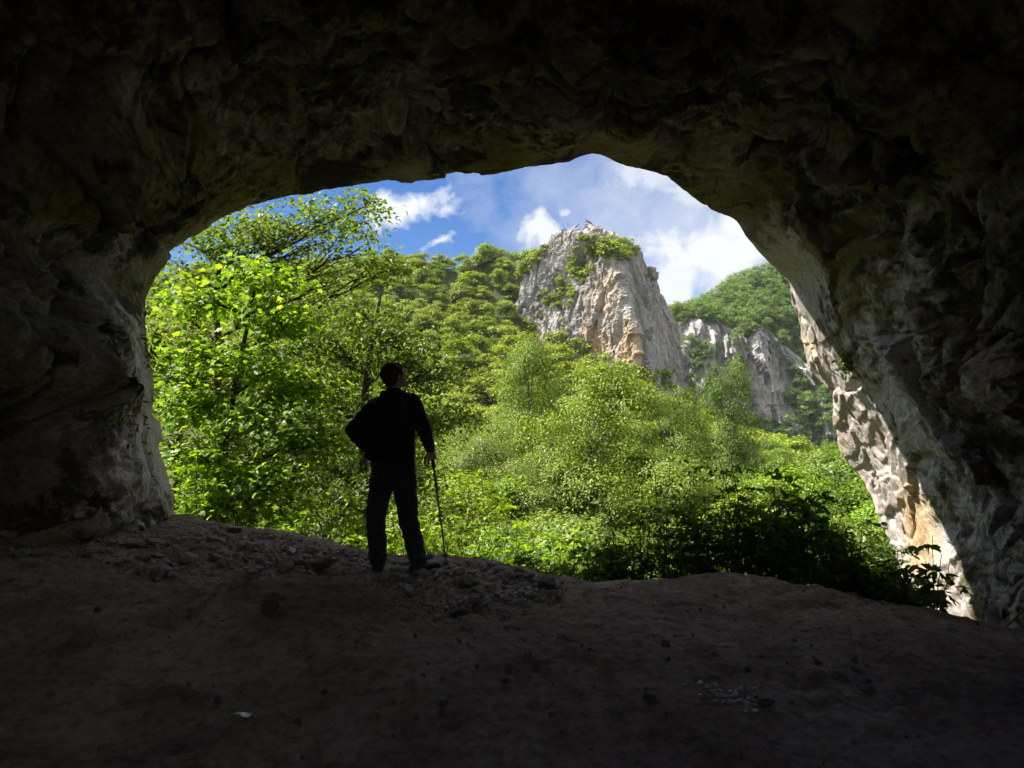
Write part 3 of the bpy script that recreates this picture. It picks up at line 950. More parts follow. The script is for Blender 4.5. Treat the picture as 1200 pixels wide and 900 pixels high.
def leaves(pos, nrmv, fwd, size, kind):
    """one polygon per leaf, own island each"""
    sh = leaf_shape(kind)
    n, kq = len(pos), len(sh)
    nrmv = nrmv / (np.linalg.norm(nrmv, axis=1)[:, None] + 1e-9)
    f = fwd - (fwd * nrmv).sum(1)[:, None] * nrmv
    f /= np.linalg.norm(f, axis=1)[:, None] + 1e-9
    s = np.cross(nrmv, f)
    size = np.broadcast_to(size, (n,))
    v = pos[:, None, :] + size[:, None, None] * (f[:, None] * sh[None, :, 0:1] + s[:, None] * sh[None, :, 1:2] + nrmv[:, None] * sh[None, :, 2:3])
    return v.reshape(-1, 3), np.arange(n * kq).reshape(n, kq)


def rdir(n):
    v = rng.normal(size=(n, 3))
    return v / np.linalg.norm(v, axis=1)[:, None]


def bez(a, b, up=0.3, n=8, wob=0.06):
    a = np.asarray(a, float); b = np.asarray(b, float)
    ln = np.linalg.norm(b - a)
    c = a * 0.55 + b * 0.45 + np.array([0, 0, up * ln]) + rng.normal(size=3) * wob * ln
    t = np.linspace(0, 1, n)[:, None]
    p = (1 - t) ** 2 * a + 2 * t * (1 - t) * c + t * t * b
    p[1:-1] += rng.normal(size=(n - 2, 3)) * 0.012 * ln
    return p


def build_tree(name, label, trunk, r0, blobs, ncl, lpc, lsize, kind, lmat, bmat, cr=(0.45, 0.45, 0.22), up=0.12, flat=0.55, cat='tree', group=None, extra=None, limb_r=None, base_parts=('trunk', 'crown')):
    """trunk: polyline; blobs: crown volumes (centre, radii, weight). Limbs run to every blob, boughs to every leaf cluster."""
    trunk = np.asarray(trunk, float)
    n = len(trunk)
    kk = np.linspace(0, 1, n)
    tN = np.linspace(0, 1, 26)
    tr = curve(trunk, kk, tN)
    tr[1:-1] += rng.normal(size=(24, 3)) * 0.01
    rad = r0 * (1 - 0.85 * tN) + 0.004
    rad[0] *= 1.25
    origin = tr[0].copy()
    paths = [(tr, rad)]
    lp, ln_, lf_, ls = [], [], [], []
    wts = np.array([b[2] for b in blobs], float); wts /= wts.sum()
    for (c, r, wt), fr in zip(blobs, wts):
        c = np.asarray(c, float); r = np.asarray(r, float)
        zt = c[2] - 0.55 * np.hypot(*(c[:2] - tr[:, :2].mean(0))) - 0.25 * r[2]
        i0 = int(np.clip(np.searchsorted(tr[:, 2], zt), 5, 24))
        limb = bez(tr[i0], c, 0.08, 10)
        lr = rad[i0] * 0.6
        paths.append((limb, np.linspace(lr, lr * 0.25 + 0.003, 10)))
        for q in range(max(1, int(round(ncl * fr)))):
            d = rdir(1)[0]
            rr = rng.random() ** 0.45
            cc = c + d * r * rr
            j = int(np.clip(10 * (0.25 + 0.6 * rng.random()), 1, 9))
            br = bez(limb[j], cc, up, 7)
            paths.append((br, np.linspace(max(lr * 0.28, 0.006), 0.0025, 7)))
            m = max(3, int(lpc * (0.5 + rng.random())))
            crs = np.array(cr) * (0.6 + 0.8 * rng.random())
            g = rng.normal(size=(m, 3)) * 0.55 * crs
            # droop at the rim of the spray
            g[:, 2] -= 0.25 * (g[:, 0] ** 2 + g[:, 1] ** 2) / max(crs[0], 0.05) * 0.5
            pp = cc + g
            along = rng.random(m) < 0.3
            ii = rng.integers(2, 7, m)
            pp[along] = br[ii[along]] + rng.normal(size=(along.sum(), 3)) * 0.35 * crs
            nn = rdir(m) * (1 - flat) + np.array([0, 0, flat]) + 0.25 * (pp - c) / (np.abs(r).max() + 0.1)
            ff = (pp - cc) + rdir(m) * 0.25 + np.array([0, 0, -0.1])
            lp.append(pp); ln_.append(nn); lf_.append(ff); ls.append(lsize * (0.55 + 0.75 * rng.random(m)))
    if extra: paths += extra
    lp = np.concatenate(lp); ln_ = np.concatenate(ln_); lf_ = np.concatenate(lf_); ls = np.concatenate(ls)
    root = empty(name, origin)
    tag(root, label, cat, group)
    v, f = tubes(paths, 7)
    link(base_parts[0], raw_mesh(base_parts[0], v - origin, f, bmat), root)
    v, f = leaves(lp, ln_, lf_, ls, kind)
    link(base_parts[1], raw_mesh(base_parts[1], v - origin, f, lmat, smooth=False), root)
    return root


def B(px, py, d, rx, ry, dz=None, wt=1.0):
    """crown volume given where it is seen: radii in photo pixels at that depth"""
    s = d / F
    return (P(px, py, d), (rx * s, (dz if dz else 0.5 * (rx + ry) * s), ry * s), wt)


# --- near trees on the left
build_tree('maple_tree', 'slim young maple with tiers of bright yellow-green leaves left of the hiker',
           [P(253, 660, 10.2), P(256, 600, 10.2), P(268, 500, 10.2), P(282, 420, 10.1), P(297, 345, 10.0), P(304, 318, 10.0)], 0.055,
           [B(300, 325, 10, 60, 26), B(235, 352, 10.2, 50, 26), B(338, 372, 9.7, 55, 22, 0.7), B(245, 418, 10, 60, 24), B(322, 432, 9.8, 66, 24, 0.8), B(225, 475, 10, 48, 24), B(300, 492, 9.7, 75, 24, 0.8),
            B(355, 452, 10.2, 45, 22), B(240, 540, 9.9, 60, 24), B(325, 556, 9.6, 70, 22, 0.8), B(280, 590, 9.6, 85, 24, 0.7), B(370, 520, 10, 40, 24)],
           215, 40, 0.092, 'maple', M['leaf_maple'], M['bark'], (0.36, 0.36, 0.14), flat=0.55)
build_tree('ash_tree', 'tall tree with bare dark branches reaching up to the cave roof at left',
           [P(262, 640, 15), P(258, 520, 15), P(255, 400, 15), P(256, 330, 15), P(262, 280, 15), P(275, 235, 15)], 0.095,
           [B(228, 290, 15, 34, 22, 1.2, 0.9), B(285, 295, 14.8, 50, 22, 1.2, 0.9), B(360, 290, 14.6, 40, 24, 1.2, 0.8), B(250, 268, 15, 50, 22, 1.2, 1.2), B(300, 262, 15, 60, 24, 1.2, 1.1), B(350, 262, 14.6, 62, 30, 1.2, 1.5), B(400, 250, 14.5, 60, 26, 1.2, 1.4), B(430, 285, 14.2, 40, 28, 1.0, 0.9), B(452, 318, 14.0, 30, 20, 0.8, 0.7), B(430, 240, 14.3, 26, 14, .8, 0.6),
            B(215, 322, 15, 40, 20, 1.2, 0.5), B(330, 305, 15, 60, 24, 1.2, 0.8), B(210, 370, 15.4, 45, 40, 1.2, 1.0), B(390, 330, 15, 50, 22, 1.0, 0.7)],
           185, 34, 0.11, 'rhomb', M['leaf_tree'], M['bark'], (0.36, 0.36, 0.13), up=0.1)
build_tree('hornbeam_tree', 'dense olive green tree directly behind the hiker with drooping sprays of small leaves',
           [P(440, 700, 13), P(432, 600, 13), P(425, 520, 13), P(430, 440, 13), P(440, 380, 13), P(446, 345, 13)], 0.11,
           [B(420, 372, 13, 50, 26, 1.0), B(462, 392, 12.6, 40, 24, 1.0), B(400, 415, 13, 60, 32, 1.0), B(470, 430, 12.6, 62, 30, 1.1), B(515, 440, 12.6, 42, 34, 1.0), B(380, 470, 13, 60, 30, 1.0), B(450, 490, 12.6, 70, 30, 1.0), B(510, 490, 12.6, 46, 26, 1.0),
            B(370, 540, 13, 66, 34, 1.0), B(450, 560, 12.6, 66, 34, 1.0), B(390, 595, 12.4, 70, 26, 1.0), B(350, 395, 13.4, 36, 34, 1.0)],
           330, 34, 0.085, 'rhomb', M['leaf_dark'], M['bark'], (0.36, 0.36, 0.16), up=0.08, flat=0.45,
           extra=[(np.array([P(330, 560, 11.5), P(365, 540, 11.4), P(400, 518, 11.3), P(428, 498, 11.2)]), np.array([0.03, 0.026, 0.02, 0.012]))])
build_tree('lime_tree', 'sunlit broad tree filling the gap between the left rock pillar and the young maple',
           [P(200, 700, 18), P(206, 600, 18), P(212, 500, 18), P(220, 420, 18), P(225, 370, 18)], 0.14,
           [B(215, 392, 18, 50, 30, 1.8), B(200, 440, 17.5, 60, 40, 1.8), B(260, 430, 18, 60, 40, 1.8), B(200, 520, 17, 60, 42, 1.8), B(270, 520, 17.5, 60, 42, 1.8), B(230, 590, 16.5, 80, 40, 1.8), B(330, 420, 18, 60, 50, 1.8), B(340, 520, 17.5, 60, 50, 1.8), B(330, 595, 16.5, 60, 30, 1.8), B(150, 450, 18, 50, 80, 1.8)],
           330, 32, 0.13, 'rhomb', M['leaf_tree'], M['bark'], (0.55, 0.55, 0.22), up=0.08)
build_tree('field_maple', 'leafy tree further down the slope seen between the maple and the hiker',
           [P(380, 720, 22), P(382, 600, 22), P(378, 500, 22), P(372, 430, 22), P(370, 380, 22)], 0.18,
           [B(372, 385, 22, 60, 40, 2.0), B(330, 440, 22, 60, 40, 2.0), B(410, 450, 22, 50, 40, 2.0), B(450, 480, 23, 50, 40, 2.0), B(350, 520, 21, 70, 45, 2.0), B(440, 520, 21, 70, 45, 2.0), B(490, 540, 22, 50, 40, 2.0), B(400, 590, 20, 90, 40, 2.0)],
           300, 34, 0.15, 'rhomb', M['leaf_tree'], M['bark'], (0.6, 0.6, 0.25), up=0.08)


# ------------------------------------------------------------------ tree prototypes for the valley and hillside
def proto_tree(nblob, ncl, lpc, lsize, kind, H=1.0, wid=0.42, low=0.22, tr_r=0.022, seed=0, cr=0.09):
    """unit-height tree: returns (trunk verts, faces), (leaf verts, faces)"""
    paths = [(np.array([[0, 0, -0.15], [0.005, 0.0, 0.15], [-0.008, 0.006, 0.45], [0, 0, 0.85]]), np.array([tr_r * 1.2, tr_r, tr_r * 0.7, tr_r * 0.2]))]
    lp, nn_, ff_ = [], [], []
    for b in range(nblob):
        h = low + (0.93 - low) * (b + rng.random()) / nblob
        prof = math.sin(math.pi * min(1.0, 0.18 + 0.8 * (h - low) / (1 - low))) ** 0.7
        a = rng.random() * 6.283 + b * 2.4
        rr = wid * prof * (0.35 + 0.5 * rng.random())
        c = np.array([math.cos(a) * rr, math.sin(a) * rr, h])
        br = wid * (0.26 + 0.2 * rng.random())
        paths.append((bez((0, 0, max(0.1, h - 0.22)), c, 0.05, 5), np.linspace(tr_r * 0.5, tr_r * 0.12, 5)))
        for q in range(ncl):
            d = rdir(1)[0]
            if d[2] < -0.3: d[2] *= -0.6
            cc = c + d * br * np.array([1, 1, 0.7]) * (0.82 + 0.2 * rng.random())
            m = int(lpc * (0.6 + 0.8 * rng.random()))
            p = cc + rng.normal(size=(m, 3)) * cr * np.array([1, 1, 0.6]) * 0.6
            lp.append(p)
            nn_.append(0.38 * rdir(m) + 0.6 * d + np.array([0, 0, 0.5]))
            ff_.append(rdir(m) + 0.5 * (p - cc) / cr)
    lp = np.concatenate(lp); nn_ = np.concatenate(nn_); ff_ = np.concatenate(ff_)
    return tubes(paths, 6), leaves(lp, nn_, ff_, lsize * (0.6 + 0.8 * rng.random(len(lp))), kind)


mid_protos = []
for i in range(5):
    t, c = proto_tree(22, 32, 32, 0.0205, 'clump', wid=[0.40, 0.46, 0.36, 0.5, 0.42][i], cr=0.06)
    mid_protos.append((raw_mesh('trunk', *t, M['pale_bark']), raw_mesh('crown', *c, M['leaf_mid'], smooth=False)))
tall_protos = []
for i in range(3):
    t, c = proto_tree(26, 34, 46, 0.0125, 'rhomb', wid=[0.38, 0.44, 0.36][i], cr=0.05, tr_r=0.014)
    tall_protos.append((raw_mesh('trunk', *t, M['pale_bark']), raw_mesh('crown', *c, M['leaf_mid'], smooth=False)))
far_raw = [proto_tree(12, 12, 18, 0.055, 'clump', wid=[0.46, 0.52, 0.42, 0.5][i], low=0.1, cr=0.10) for i in range(4)]
far_mesh = []
for t, c in far_raw:
    v = np.concatenate([t[0], c[0]])
    fcl = [tuple(q) for q in t[1].tolist()] + [tuple(q) for q in (c[1] + len(t[0])).tolist()]
    me = raw_mesh('far_tree', v, fcl, M['leaf_far'], smooth=False)
    me.materials.append(M['bark'])
    idx = np.zeros(len(fcl), dtype=np.int32); idx[:len(t[1])] = 1
    me.polygons.foreach_set('material_index', idx)
    far_mesh.append(me)
shrub_mesh = []
for i in range(3):
    t, c = proto_tree(8, 9, 10, 0.10, 'clump', wid=0.55, low=0.05, cr=0.14)
    v = np.concatenate([t[0], c[0]])
    fcl = [tuple(q) for q in t[1].tolist()] + [tuple(q) for q in (c[1] + len(t[0])).tolist()]
    shrub_mesh.append(raw_mesh('cliff_shrub', v, fcl, M['leaf_far'], smooth=False))


def put(name, me, loc, h, label, cat, group, wide=1.0):
    o = link(name, me, None, loc)
    o.rotation_euler = (0, 0, random.random() * 6.283)
    o.scale = (h * wide, h * wide, h)
    tag(o, label, cat, group)
    return o


def put_tree(name, proto, loc, h, label, cat, group, wide=1.0, rot=None):
    r = empty(name, loc)
    r.rotation_euler = (0, 0, random.random() * 6.283 if rot is None else rot)
    r.scale = (h * wide, h * wide, h)
    tag(r, label, cat, group)
    link('trunk', proto[0], r); link('crown', proto[1], r)
    return r


# named valley trees (photo px of crown top, depth, height)
named = [
    (690, 425, 46, 12.5, 0, 'broad tree with a forked trunk showing, below the foot of the rock peak', 0.95),
    (852, 425, 62, 7.0, 2, 'open dark tree standing out against the distant pale cliffs', 0.85),
    (780, 450, 70, 10, 1, 'rounded dark green tree below the right foot of the rock peak', 1.1),
    (620, 400, 75, 12, 3, 'grey-green tree reaching up the left foot of the rock peak', 1.0),
]
occupied = []
for px, py, d, h, k, lab, wd in named:
    c = P(px, py, d)
    gz = float(terr(np.array([c[0]]), np.array([c[1]]))[0])
    hh = max(h, c[2] - gz)
    put_tree('valley_tree', tall_protos[k % 3], (c[0], c[1], gz - 0.2), hh, lab, 'tree', None, max(0.42, min(wd * h / hh, 1.1)))
    occupied.append((c[0], c[1]))
# valley trees
vt = 0
cand = []
for y in np.arange(17, 118, 5.2):
    sp = 4.4 + y * 0.028
    for x in np.arange(-26 - y * 0.1, y * 0.78 + 6, sp):
        cand.append((x + rng.uniform(-1.6, 1.6), y + rng.uniform(-2, 2)))
for x, y in cand:
    if any((x - a) ** 2 + (y - b) ** 2 < 9 for a, b in occupied): continue
    z = float(terr(np.array([x]), np.array([y]))[0])
    pxx, pyy, dd = proj(np.array([x, y, z + 8.0]))
    if pxx < 430 or pxx > 1080: continue
    h = rng.uniform(8.0, 12.5)
    if y < 34 and rng.random() < 0.25: continue
    # tops stay near the canopy line seen in the photo
    lim = np.interp(y, [17, 30, 60, 90, 120], [-1.6, 0.0, 2.2, 5.2, 9.5])
    if pxx > 790: lim = np.interp(y, [17, 30, 60, 90, 120], [-1.4, -1.0, 0.2, 1.5, 3.0])
    h = min(h, max(3.6, lim + rng.uniform(-2.6, 1.2) - z))
    side = 'right' if pxx > 800 else 'centre'
    lab = ('leafy tree in the valley canopy below the distant cliffs' if pxx > 800 else ('leafy tree in the valley canopy below the rock peak' if pxx > 545 else 'leafy tree in the valley beyond the hiker'))
    put_tree('valley_tree', mid_protos[rng.integers(5)] if h < 9.5 else tall_protos[rng.integers(3)], (x, y, z - 0.2), h, lab, 'tree', 'trees of the valley canopy' + (' below the distant cliffs' if pxx > 800 else (' below the rock peak' if pxx > 545 else ' beyond the hiker')), rng.uniform(0.85, 1.1) * (1.12 if h < 6 else 1.0))
    vt += 1
# hillside forest
cand = []
for y in np.arange(118, 300, 6.0):
    for x in np.arange(-120, 75, 6.2):
        cand.append((x + rng.uniform(-2.6, 2.6), y + rng.uniform(-2.6, 2.6)))
cand = np.array(cand)
zz = terr(cand[:, 0], cand[:, 1])
hpx, hpy, hd = proj(np.stack([cand[:, 0], cand[:, 1], zz + 4], 1))
vis = (hpx > 455) & (hpx < 900) & (cand[:, 1] < 245) & ~((hpx > 630) & (hpx < 800) & (cand[:, 1] > 195))
drop = (hpx > 606) & (hpx < 800) & (cand[:, 1] > 186) & (cand[:, 1] < np.where(hpx < 645, 232, 262))
cand, zz, vis = cand[~drop], zz[~drop], vis[~drop]
order = np.argsort(cand[:, 1])
cnt = 0
stv, stf, off = [], [], 0
for i in order:
    x, y = cand[i]
    h = rng.uniform(4.8, 7.2)
    if y < 205 and vis[i] and cnt < 225 or (vis[i] and cnt < 225):
        put('hillside_tree', far_mesh[rng.integers(4)], (x, y, zz[i] - 0.6), h, 'small round green tree in the sunlit wood around the rock peak', 'tree', 'trees on the slope around the rock peak', rng.uniform(1.1, 1.45))
        cnt += 1
    else:
        t, c = far_raw[rng.integers(4)]
        a = random.random() * 6.283
        rot = np.array([[math.cos(a), -math.sin(a), 0], [math.sin(a), math.cos(a), 0], [0, 0, 1]])
        v = (c[0] * np.array([h * 1.25, h * 1.25, h])) @ rot.T + np.array([x, y, zz[i] - 0.6])
        keep = c[1][::2] if y > 245 else c[1]
        stv.append(v); stf.append(keep + off); off += len(v)
print('valley', vt, 'hillside', cnt, 'stuff', len(stv))
o = link('woodland', submesh('woodland', np.concatenate(stv), np.concatenate(stf), M['leaf_far'], smooth=False))
tag(o, 'sunlit green woodland along the ridge left of the rock peak', 'woodland', kind='stuff')

# bushes and small trees on the peak
def on_peak(px, py, bvh):
    d = CF + CU * (450 - py) / F + np.array([1.0, 0, 0]) * (px - 600) / F
    hit = bvh.ray_cast(Vector(CAM), Vector(d).normalized())
    return hit[0]


spots = []
for i in range(36): spots.append((rng.uniform(0, 1), 'top'))
for i in range(40): spots.append((rng.uniform(0, 1), 'gully'))
for i in range(26): spots.append((rng.uniform(0, 1), 'foot'))
for i in range(8): spots.append((rng.uniform(0, 1), 'face'))
for t, kind in spots:
    if kind == 'top':
        px = 688 + 56 * t; py = 282 + 10 * t + rng.uniform(-2, 14); h = rng.uniform(2.4, 4.4)
        lab, grp = 'green bush growing along the top of the rock peak', 'bushes on top of the rock peak'
    elif kind == 'gully':
        py = 292 + 72 * t; px = np.interp(py, [285, 310, 350, 380], [702, 678, 655, 645]) + rng.normal() * 9; h = rng.uniform(2.0, 3.8)
        lab, grp = 'bright green bush in the slanting gully of the rock peak', 'bushes in the gully of the rock peak'
    elif kind == 'foot':
        px = 590 + 220 * t; py = np.interp(px, [590, 640, 680, 700, 760, 810], [395, 392, 402, 425, 448, 452]) + rng.uniform(-6, 16); h = rng.uniform(3.5, 6.5)
        lab, grp = 'green bush against the foot of the rock peak', 'bushes at the foot of the rock peak'
    else:
        px = rng.uniform(620, 785); py = rng.uniform(315, 400); h = rng.uniform(1.2, 2.2)
        lab, grp = 'small bush clinging to the bare face of the rock peak', 'bushes on the bare face of the rock peak'
    hit = on_peak(px, py, peak_bvh)
    if hit is None: continue
    put('cliff_shrub', shrub_mesh[rng.integers(3)], (hit.x, hit.y + 0.4, hit.z - 0.3 * h), h, lab, 'bush', grp, rng.uniform(0.9, 1.3))
# left flank of the peak: trees climbing the skyline
for i in range(20):
    t = i / 19
    px = 612 + 46 * t + rng.uniform(-3, 3); py = 308 - 26 * t + rng.uniform(0, 8)
    c = P(px, py, DP + 20)
    put('cliff_shrub', shrub_mesh[rng.integers(3)], (c[0], c[1], c[2] - 3.4), rng.uniform(3.4, 5.0), 'bright green bush on the left shoulder of the rock peak', 'bush', 'bushes on the left shoulder of the rock peak', 1.1)

# wood on the far hill: one mass
stv, stf, off = [], [], 0
for i in range(1500):
    x = rng.uniform(60, 330)
    zone = rng.random()
    if zone < 0.62: tq = rng.uniform(0.6, 1.0)
    elif zone < 0.78: tq = rng.uniform(0.02, 0.16)
    else: tq = rng.uniform(0.16, 0.55)
    ix = int(np.clip((x - 40) / 380 * 419, 0, 419)); it = int(tq * 149)
    p = pv.reshape(VV.shape)[ix, it]
    pxx = 600 + 873 * p[0] / p[1]
    if 0.16 < tq < 0.6:
        # trees cling to the cliff only between the rock ribs
        if not (805 < pxx < 842 or 858 < pxx < 868 or pxx > 925): continue
    h = rng.uniform(7, 11)
    t_, c = far_raw[rng.integers(4)]
    a = random.random() * 6.283
    rot = np.array([[math.cos(a), -math.sin(a), 0], [math.sin(a), math.cos(a), 0], [0, 0, 1]])
    v = (c[0] * h) @ rot.T + p + np.array([0, -1.0, -1.0])
    stv.append(v); stf.append(c[1][::2] + off); off += len(v)
o = link('forest', submesh('forest', np.concatenate(stv), np.concatenate(stf), M['leaf_hill'], smooth=False))
tag(o, 'dark green forest on the distant hill behind the rock peak', 'forest', kind='stuff')


# ------------------------------------------------------------------ shrubs outside the lip
def shrub(px, py_base, d, hpx, wpx, label, group, lmat, nst=8, lsize=0.10, kind='pointed', leafn=9, name='shrub', lean=0.0, droop=0.35):
    """many upright stems carrying pinnate leaves"""
    b = P(px, py_base, d)
    gz = float(floor_h(np.array([[b[0], b[1]]]), False)[0]) if b[1] < 10.6 else float(terr(np.array([b[0]]), np.array([b[1]]))[0])
    b[2] = gz - 0.05
    H = hpx * d / F
    W = wpx * d / F
    paths, lp, nn_, ff_, ls = [], [], [], [], []
    for s in range(nst):
        a = rng.random() * 6.283
        rr = W * 0.5 * math.sqrt(rng.random())
        off = np.array([math.cos(a) * rr, math.sin(a) * rr * 0.7, 0])
        h = H * rng.uniform(0.55, 1.1)
        st = off * 0.35 + np.array([0, 0, 0.0])
        en = off * 1.1 + np.array([lean * h, 0, h])
        p = bez(st, en, 0.0, 9, 0.05)
        paths.append((p, np.linspace(0.009, 0.003, 9)))
        nl = int(leafn * (0.7 + 0.6 * rng.random()))
        for q in range(nl):
            t = rng.uniform(0.22, 1.0)
            pos = p[min(8, int(t * 8.99))] + rng.normal(size=3) * 0.015
            yaw = rng.random() * 6.283
            ln = rng.uniform(0.16, 0.30) * (1.15 - 0.4 * t)
            dirv = np.array([math.cos(yaw), math.sin(yaw), rng.uniform(0.0, 0.6)])
            dirv /= np.linalg.norm(dirv)
            tt_ = np.linspace(0, 1, 5)[:, None]
            rac = pos + dirv * ln * tt_ + np.array([0, 0, -droop]) * ln * tt_ ** 2
            paths.append((rac, np.linspace(0.0025, 0.0012, 5)))
            sidev = np.array([-dirv[1], dirv[0], 0]); sidev /= np.linalg.norm(sidev) + 1e-6
            for g in range(1, 5):
                for sg_ in (-1, 1):
                    lp.append(rac[g] * 1.0); nn_.append(np.array([0, 0, 0.7]) + rng.normal(size=3) * 0.6 - 0.2 * dirv)
                    ff_.append(sidev * sg_ + dirv * 0.55 + np.array([0, 0, -0.5 + 0.3 * rng.normal()])); ls.append(lsize * rng.uniform(0.7, 1.2))
            lp.append(rac[4]); nn_.append(np.array([0, 0, 1.0]) + rng.normal(size=3) * 0.3); ff_.append(dirv + np.array([0, 0, -0.3])); ls.append(lsize * 1.15)
    root = empty(name, b)
    tag(root, label, 'shrub', group)
    v, f = tubes(paths, 5)
    link('stem', raw_mesh('stem', v, f, M['bark']), root)
    v, f = leaves(np.array(lp), np.array(nn_), np.array(ff_), np.array(ls), kind)
    link('foliage', raw_mesh('foliage', v, f, lmat, smooth=False), root)
    return root


lit = 'bright yellow-green shrub with feathery leaves just beyond the hiker\'s walking pole'
for px, d, top, wd in [(520, 9.9, 540, 90), (560, 10.4, 510, 100), (600, 10.3, 540, 100), (640, 10.6, 552, 100), (575, 9.5, 575, 90), (535, 9.3, 590, 80), (625, 9.6, 585, 90), (675, 10.1, 566, 90), (690, 10.8, 548, 90)]:
    shrub(px, 700, d, (705 - top) * 1.0, wd, lit, 'sunlit shrubs beyond the walking pole', M['leaf_shrub'], 13, 0.085, leafn=11)
for px, d, top, wd in [(430, 9.0, 610, 90), (395, 9.2, 590, 90), (470, 8.6, 600, 70), (340, 9.0, 590, 80), (290, 9.4, 585, 90), (235, 9.2, 590, 60)]:
    shrub(px, 690, d, (680 - top) * 1.0, wd, 'low leafy shrub on the lip of the cave left of or behind the hiker', 'low shrubs left of and behind the hiker', M['leaf_shrub'], 11, 0.08, leafn=10)
for px, d, top, wd in [(700, 7.7, 632, 60), (742, 7.8, 596, 60), (786, 7.9, 556, 66), (826, 7.7, 624, 50), (862, 7.8, 548, 60), (898, 7.7, 604, 60), (978, 7.9, 578, 60), (1012, 7.7, 622, 55), (1042, 7.9, 656, 50), (660, 7.8, 648, 50), (765, 8.4, 618, 60), (885, 8.5, 582, 60), (950, 8.4, 612, 60), (815, 8.4, 606, 50), (625, 7.9, 650, 50), (925, 7.9, 566, 50), (725, 8.2, 642, 50), (1000, 8.3, 590, 50), (988, 7.6, 612, 60), (1022, 7.6, 636, 60), (1052, 7.5, 664, 50), (690, 8.3, 606, 60)]:
    shrub(px, 700, d, (705 - top) * 1.0, wd, 'dark shaded shrub along the cave lip right of the hiker', 'shaded shrubs along the cave lip', M['leaf_shade'], 12, 0.07, leafn=12)
shrub(935, 700, 7.4, 142, 90, 'tallest dark shrub on the cave lip, with drooping pointed leaves against the valley', None, M['leaf_shade'], 9, 0.12, leafn=9, droop=0.6)
shrub(1092, 722, 7.3, 95, 80, 'sparse broad-leaved seedling silhouetted against the sunlit foot of the cliff', None, M['leaf_shade'], 5, 0.11, kind='pointed', leafn=4)
shrub(1062, 715, 7.2, 60, 50, 'small dark seedling at the right end of the shrubs beside the cliff foot', None, M['leaf_shade'], 4, 0.10, kind='pointed', leafn=5)


# moss tufts on the rock
def tuft(px, py, n, r, size, label, bvh):
    d = CF + CU * (450 - py) / F + np.array([1.0, 0, 0]) * (px - 600) / F
    hit = bvh.ray_cast(Vector(CAM), Vector(d).normalized())
    if hit[0] is None: return
    c = np.array(hit[0]); nn = np.array(hit[1])
    if nn @ d > 0: nn = -nn
    g = rng.normal(size=(n, 3)) * r
    g[:, 2] *= 1.5
    lp = g + nn * 0.02
    v, f = leaves(lp, rdir(n) + nn, rdir(n) + np.array([0, 0, -0.9]) + nn * 0.6, size * (0.5 + rng.random(n)), 'pointed')
    r_ = empty('small_plant', c)
    tag(r_, label, 'plant')
    link('foliage', raw_mesh('foliage', v, f, M['moss'], smooth=False), r_)


tuft(997, 420, 110, 0.055, 0.07, 'bright green tuft of plants growing on the sunlit cliff face', cave_bvh)
tuft(137, 480, 220, 0.13, 0.05, 'patch of green moss on the left rock pillar', cave_bvh)
tuft(172, 415, 200, 0.10, 0.06, 'small green fern tuft on the outer edge of the left rock pillar', cave_bvh)


# ------------------------------------------------------------------ stones
def stone_mesh(seed, sub=3, flat=0.65):
    bm = bmesh.new()
    bmesh.ops.create_icosphere(bm, subdivisions=sub, radius=1.0)
    co = np.array([v.co[:] for v in bm.verts])
    f1, f2, idv = worley(co * 0.8 + seed * 3.7)
    dsp = 1 + 0.28 * fbm(co * 0.9 + seed * 7.1, 2) - 0.35 * f1 + 0.15 + 0.05 * fbm(co * 4 + seed, 3)
    # chop a few planes so that the stone is broken, not round
    co = co * dsp[:, None]
    r2 = np.random.default_rng(seed)
    for kx in range(7):
        n = r2.normal(size=3); n /= np.linalg.norm(n)
        lim = r2.uniform(0.5, 0.8)
        ex = np.clip(co @ n - lim, 0, None)
        co = co - ex[:, None] * n * 0.92
    co[:, 2] *= flat
    for v, c in zip(bm.verts, co): v.co = c
    me = bpy.data.meshes.new('stone')
    bm.to_mesh(me); bm.free()
    me.polygons.foreach_set('use_smooth', np.zeros(len(me.polygons), dtype=bool))
    return me


SM = []
for i in range(9):
    me = stone_mesh(i + 1, 3, [0.5, 0.65, 0.8, 0.55, 0.7, 0.45, 0.9, 0.6, 0.7][i])
    me.materials.append(M['stone'])
    SM.append(me)
DM = []
for i in range(5):
    me = stone_mesh(i + 30, 3, 0.8)
    me.materials.append(M['dark_stone'])
    DM.append(me)


CM = []
for me in DM:
    m2 = me.copy(); m2.materials.clear(); m2.materials.append(M['clod']); CM.append(m2)


def ground_at(px, py):
    """first floor point along the photo ray"""
    d = CF + CU * (450 - py) / F + np.array([1.0, 0, 0]) * (px - 600) / F
    ds = np.linspace(2.8, 9.5, 500)
    pts = CAM + ds[:, None] * d
    z = floor_h(pts[:, :2], False)
    i = np.argmax(pts[:, 2] < z)
    return pts[i] if (pts[:, 2] < z).any() else None


FEET = [P(443, 658, 6.3)[:2], P(490, 660, 6.28)[:2], P(502, 660, 6.36)[:2]]


def put_stone(x, y, r, me, label, group, sink=0.05, name='stone', sc_=None, rot=None, dark=False, cat='stone'):
    if name == 'stone' and group and min(math.hypot(x - FEET[k_][0], y - FEET[k_][1]) for k_ in range(3)) < 0.17: y += 0.0; x += 0.24
    z = float(floor_h(np.array([[x, y]]))[0])
    o = link(name, me, None, (x, y, z + r * (0.45 - sink)))
    o.rotation_euler = rot if rot else (rng.uniform(-0.3, 0.3), rng.uniform(-0.3, 0.3), rng.uniform(0, 6.28))
    s = sc_ if sc_ else (r * rng.uniform(0.8, 1.3), r * rng.uniform(0.7, 1.05), r * rng.uniform(0.75, 1.1))
    o.scale = s
    tag(o, label, cat, group)
    return o


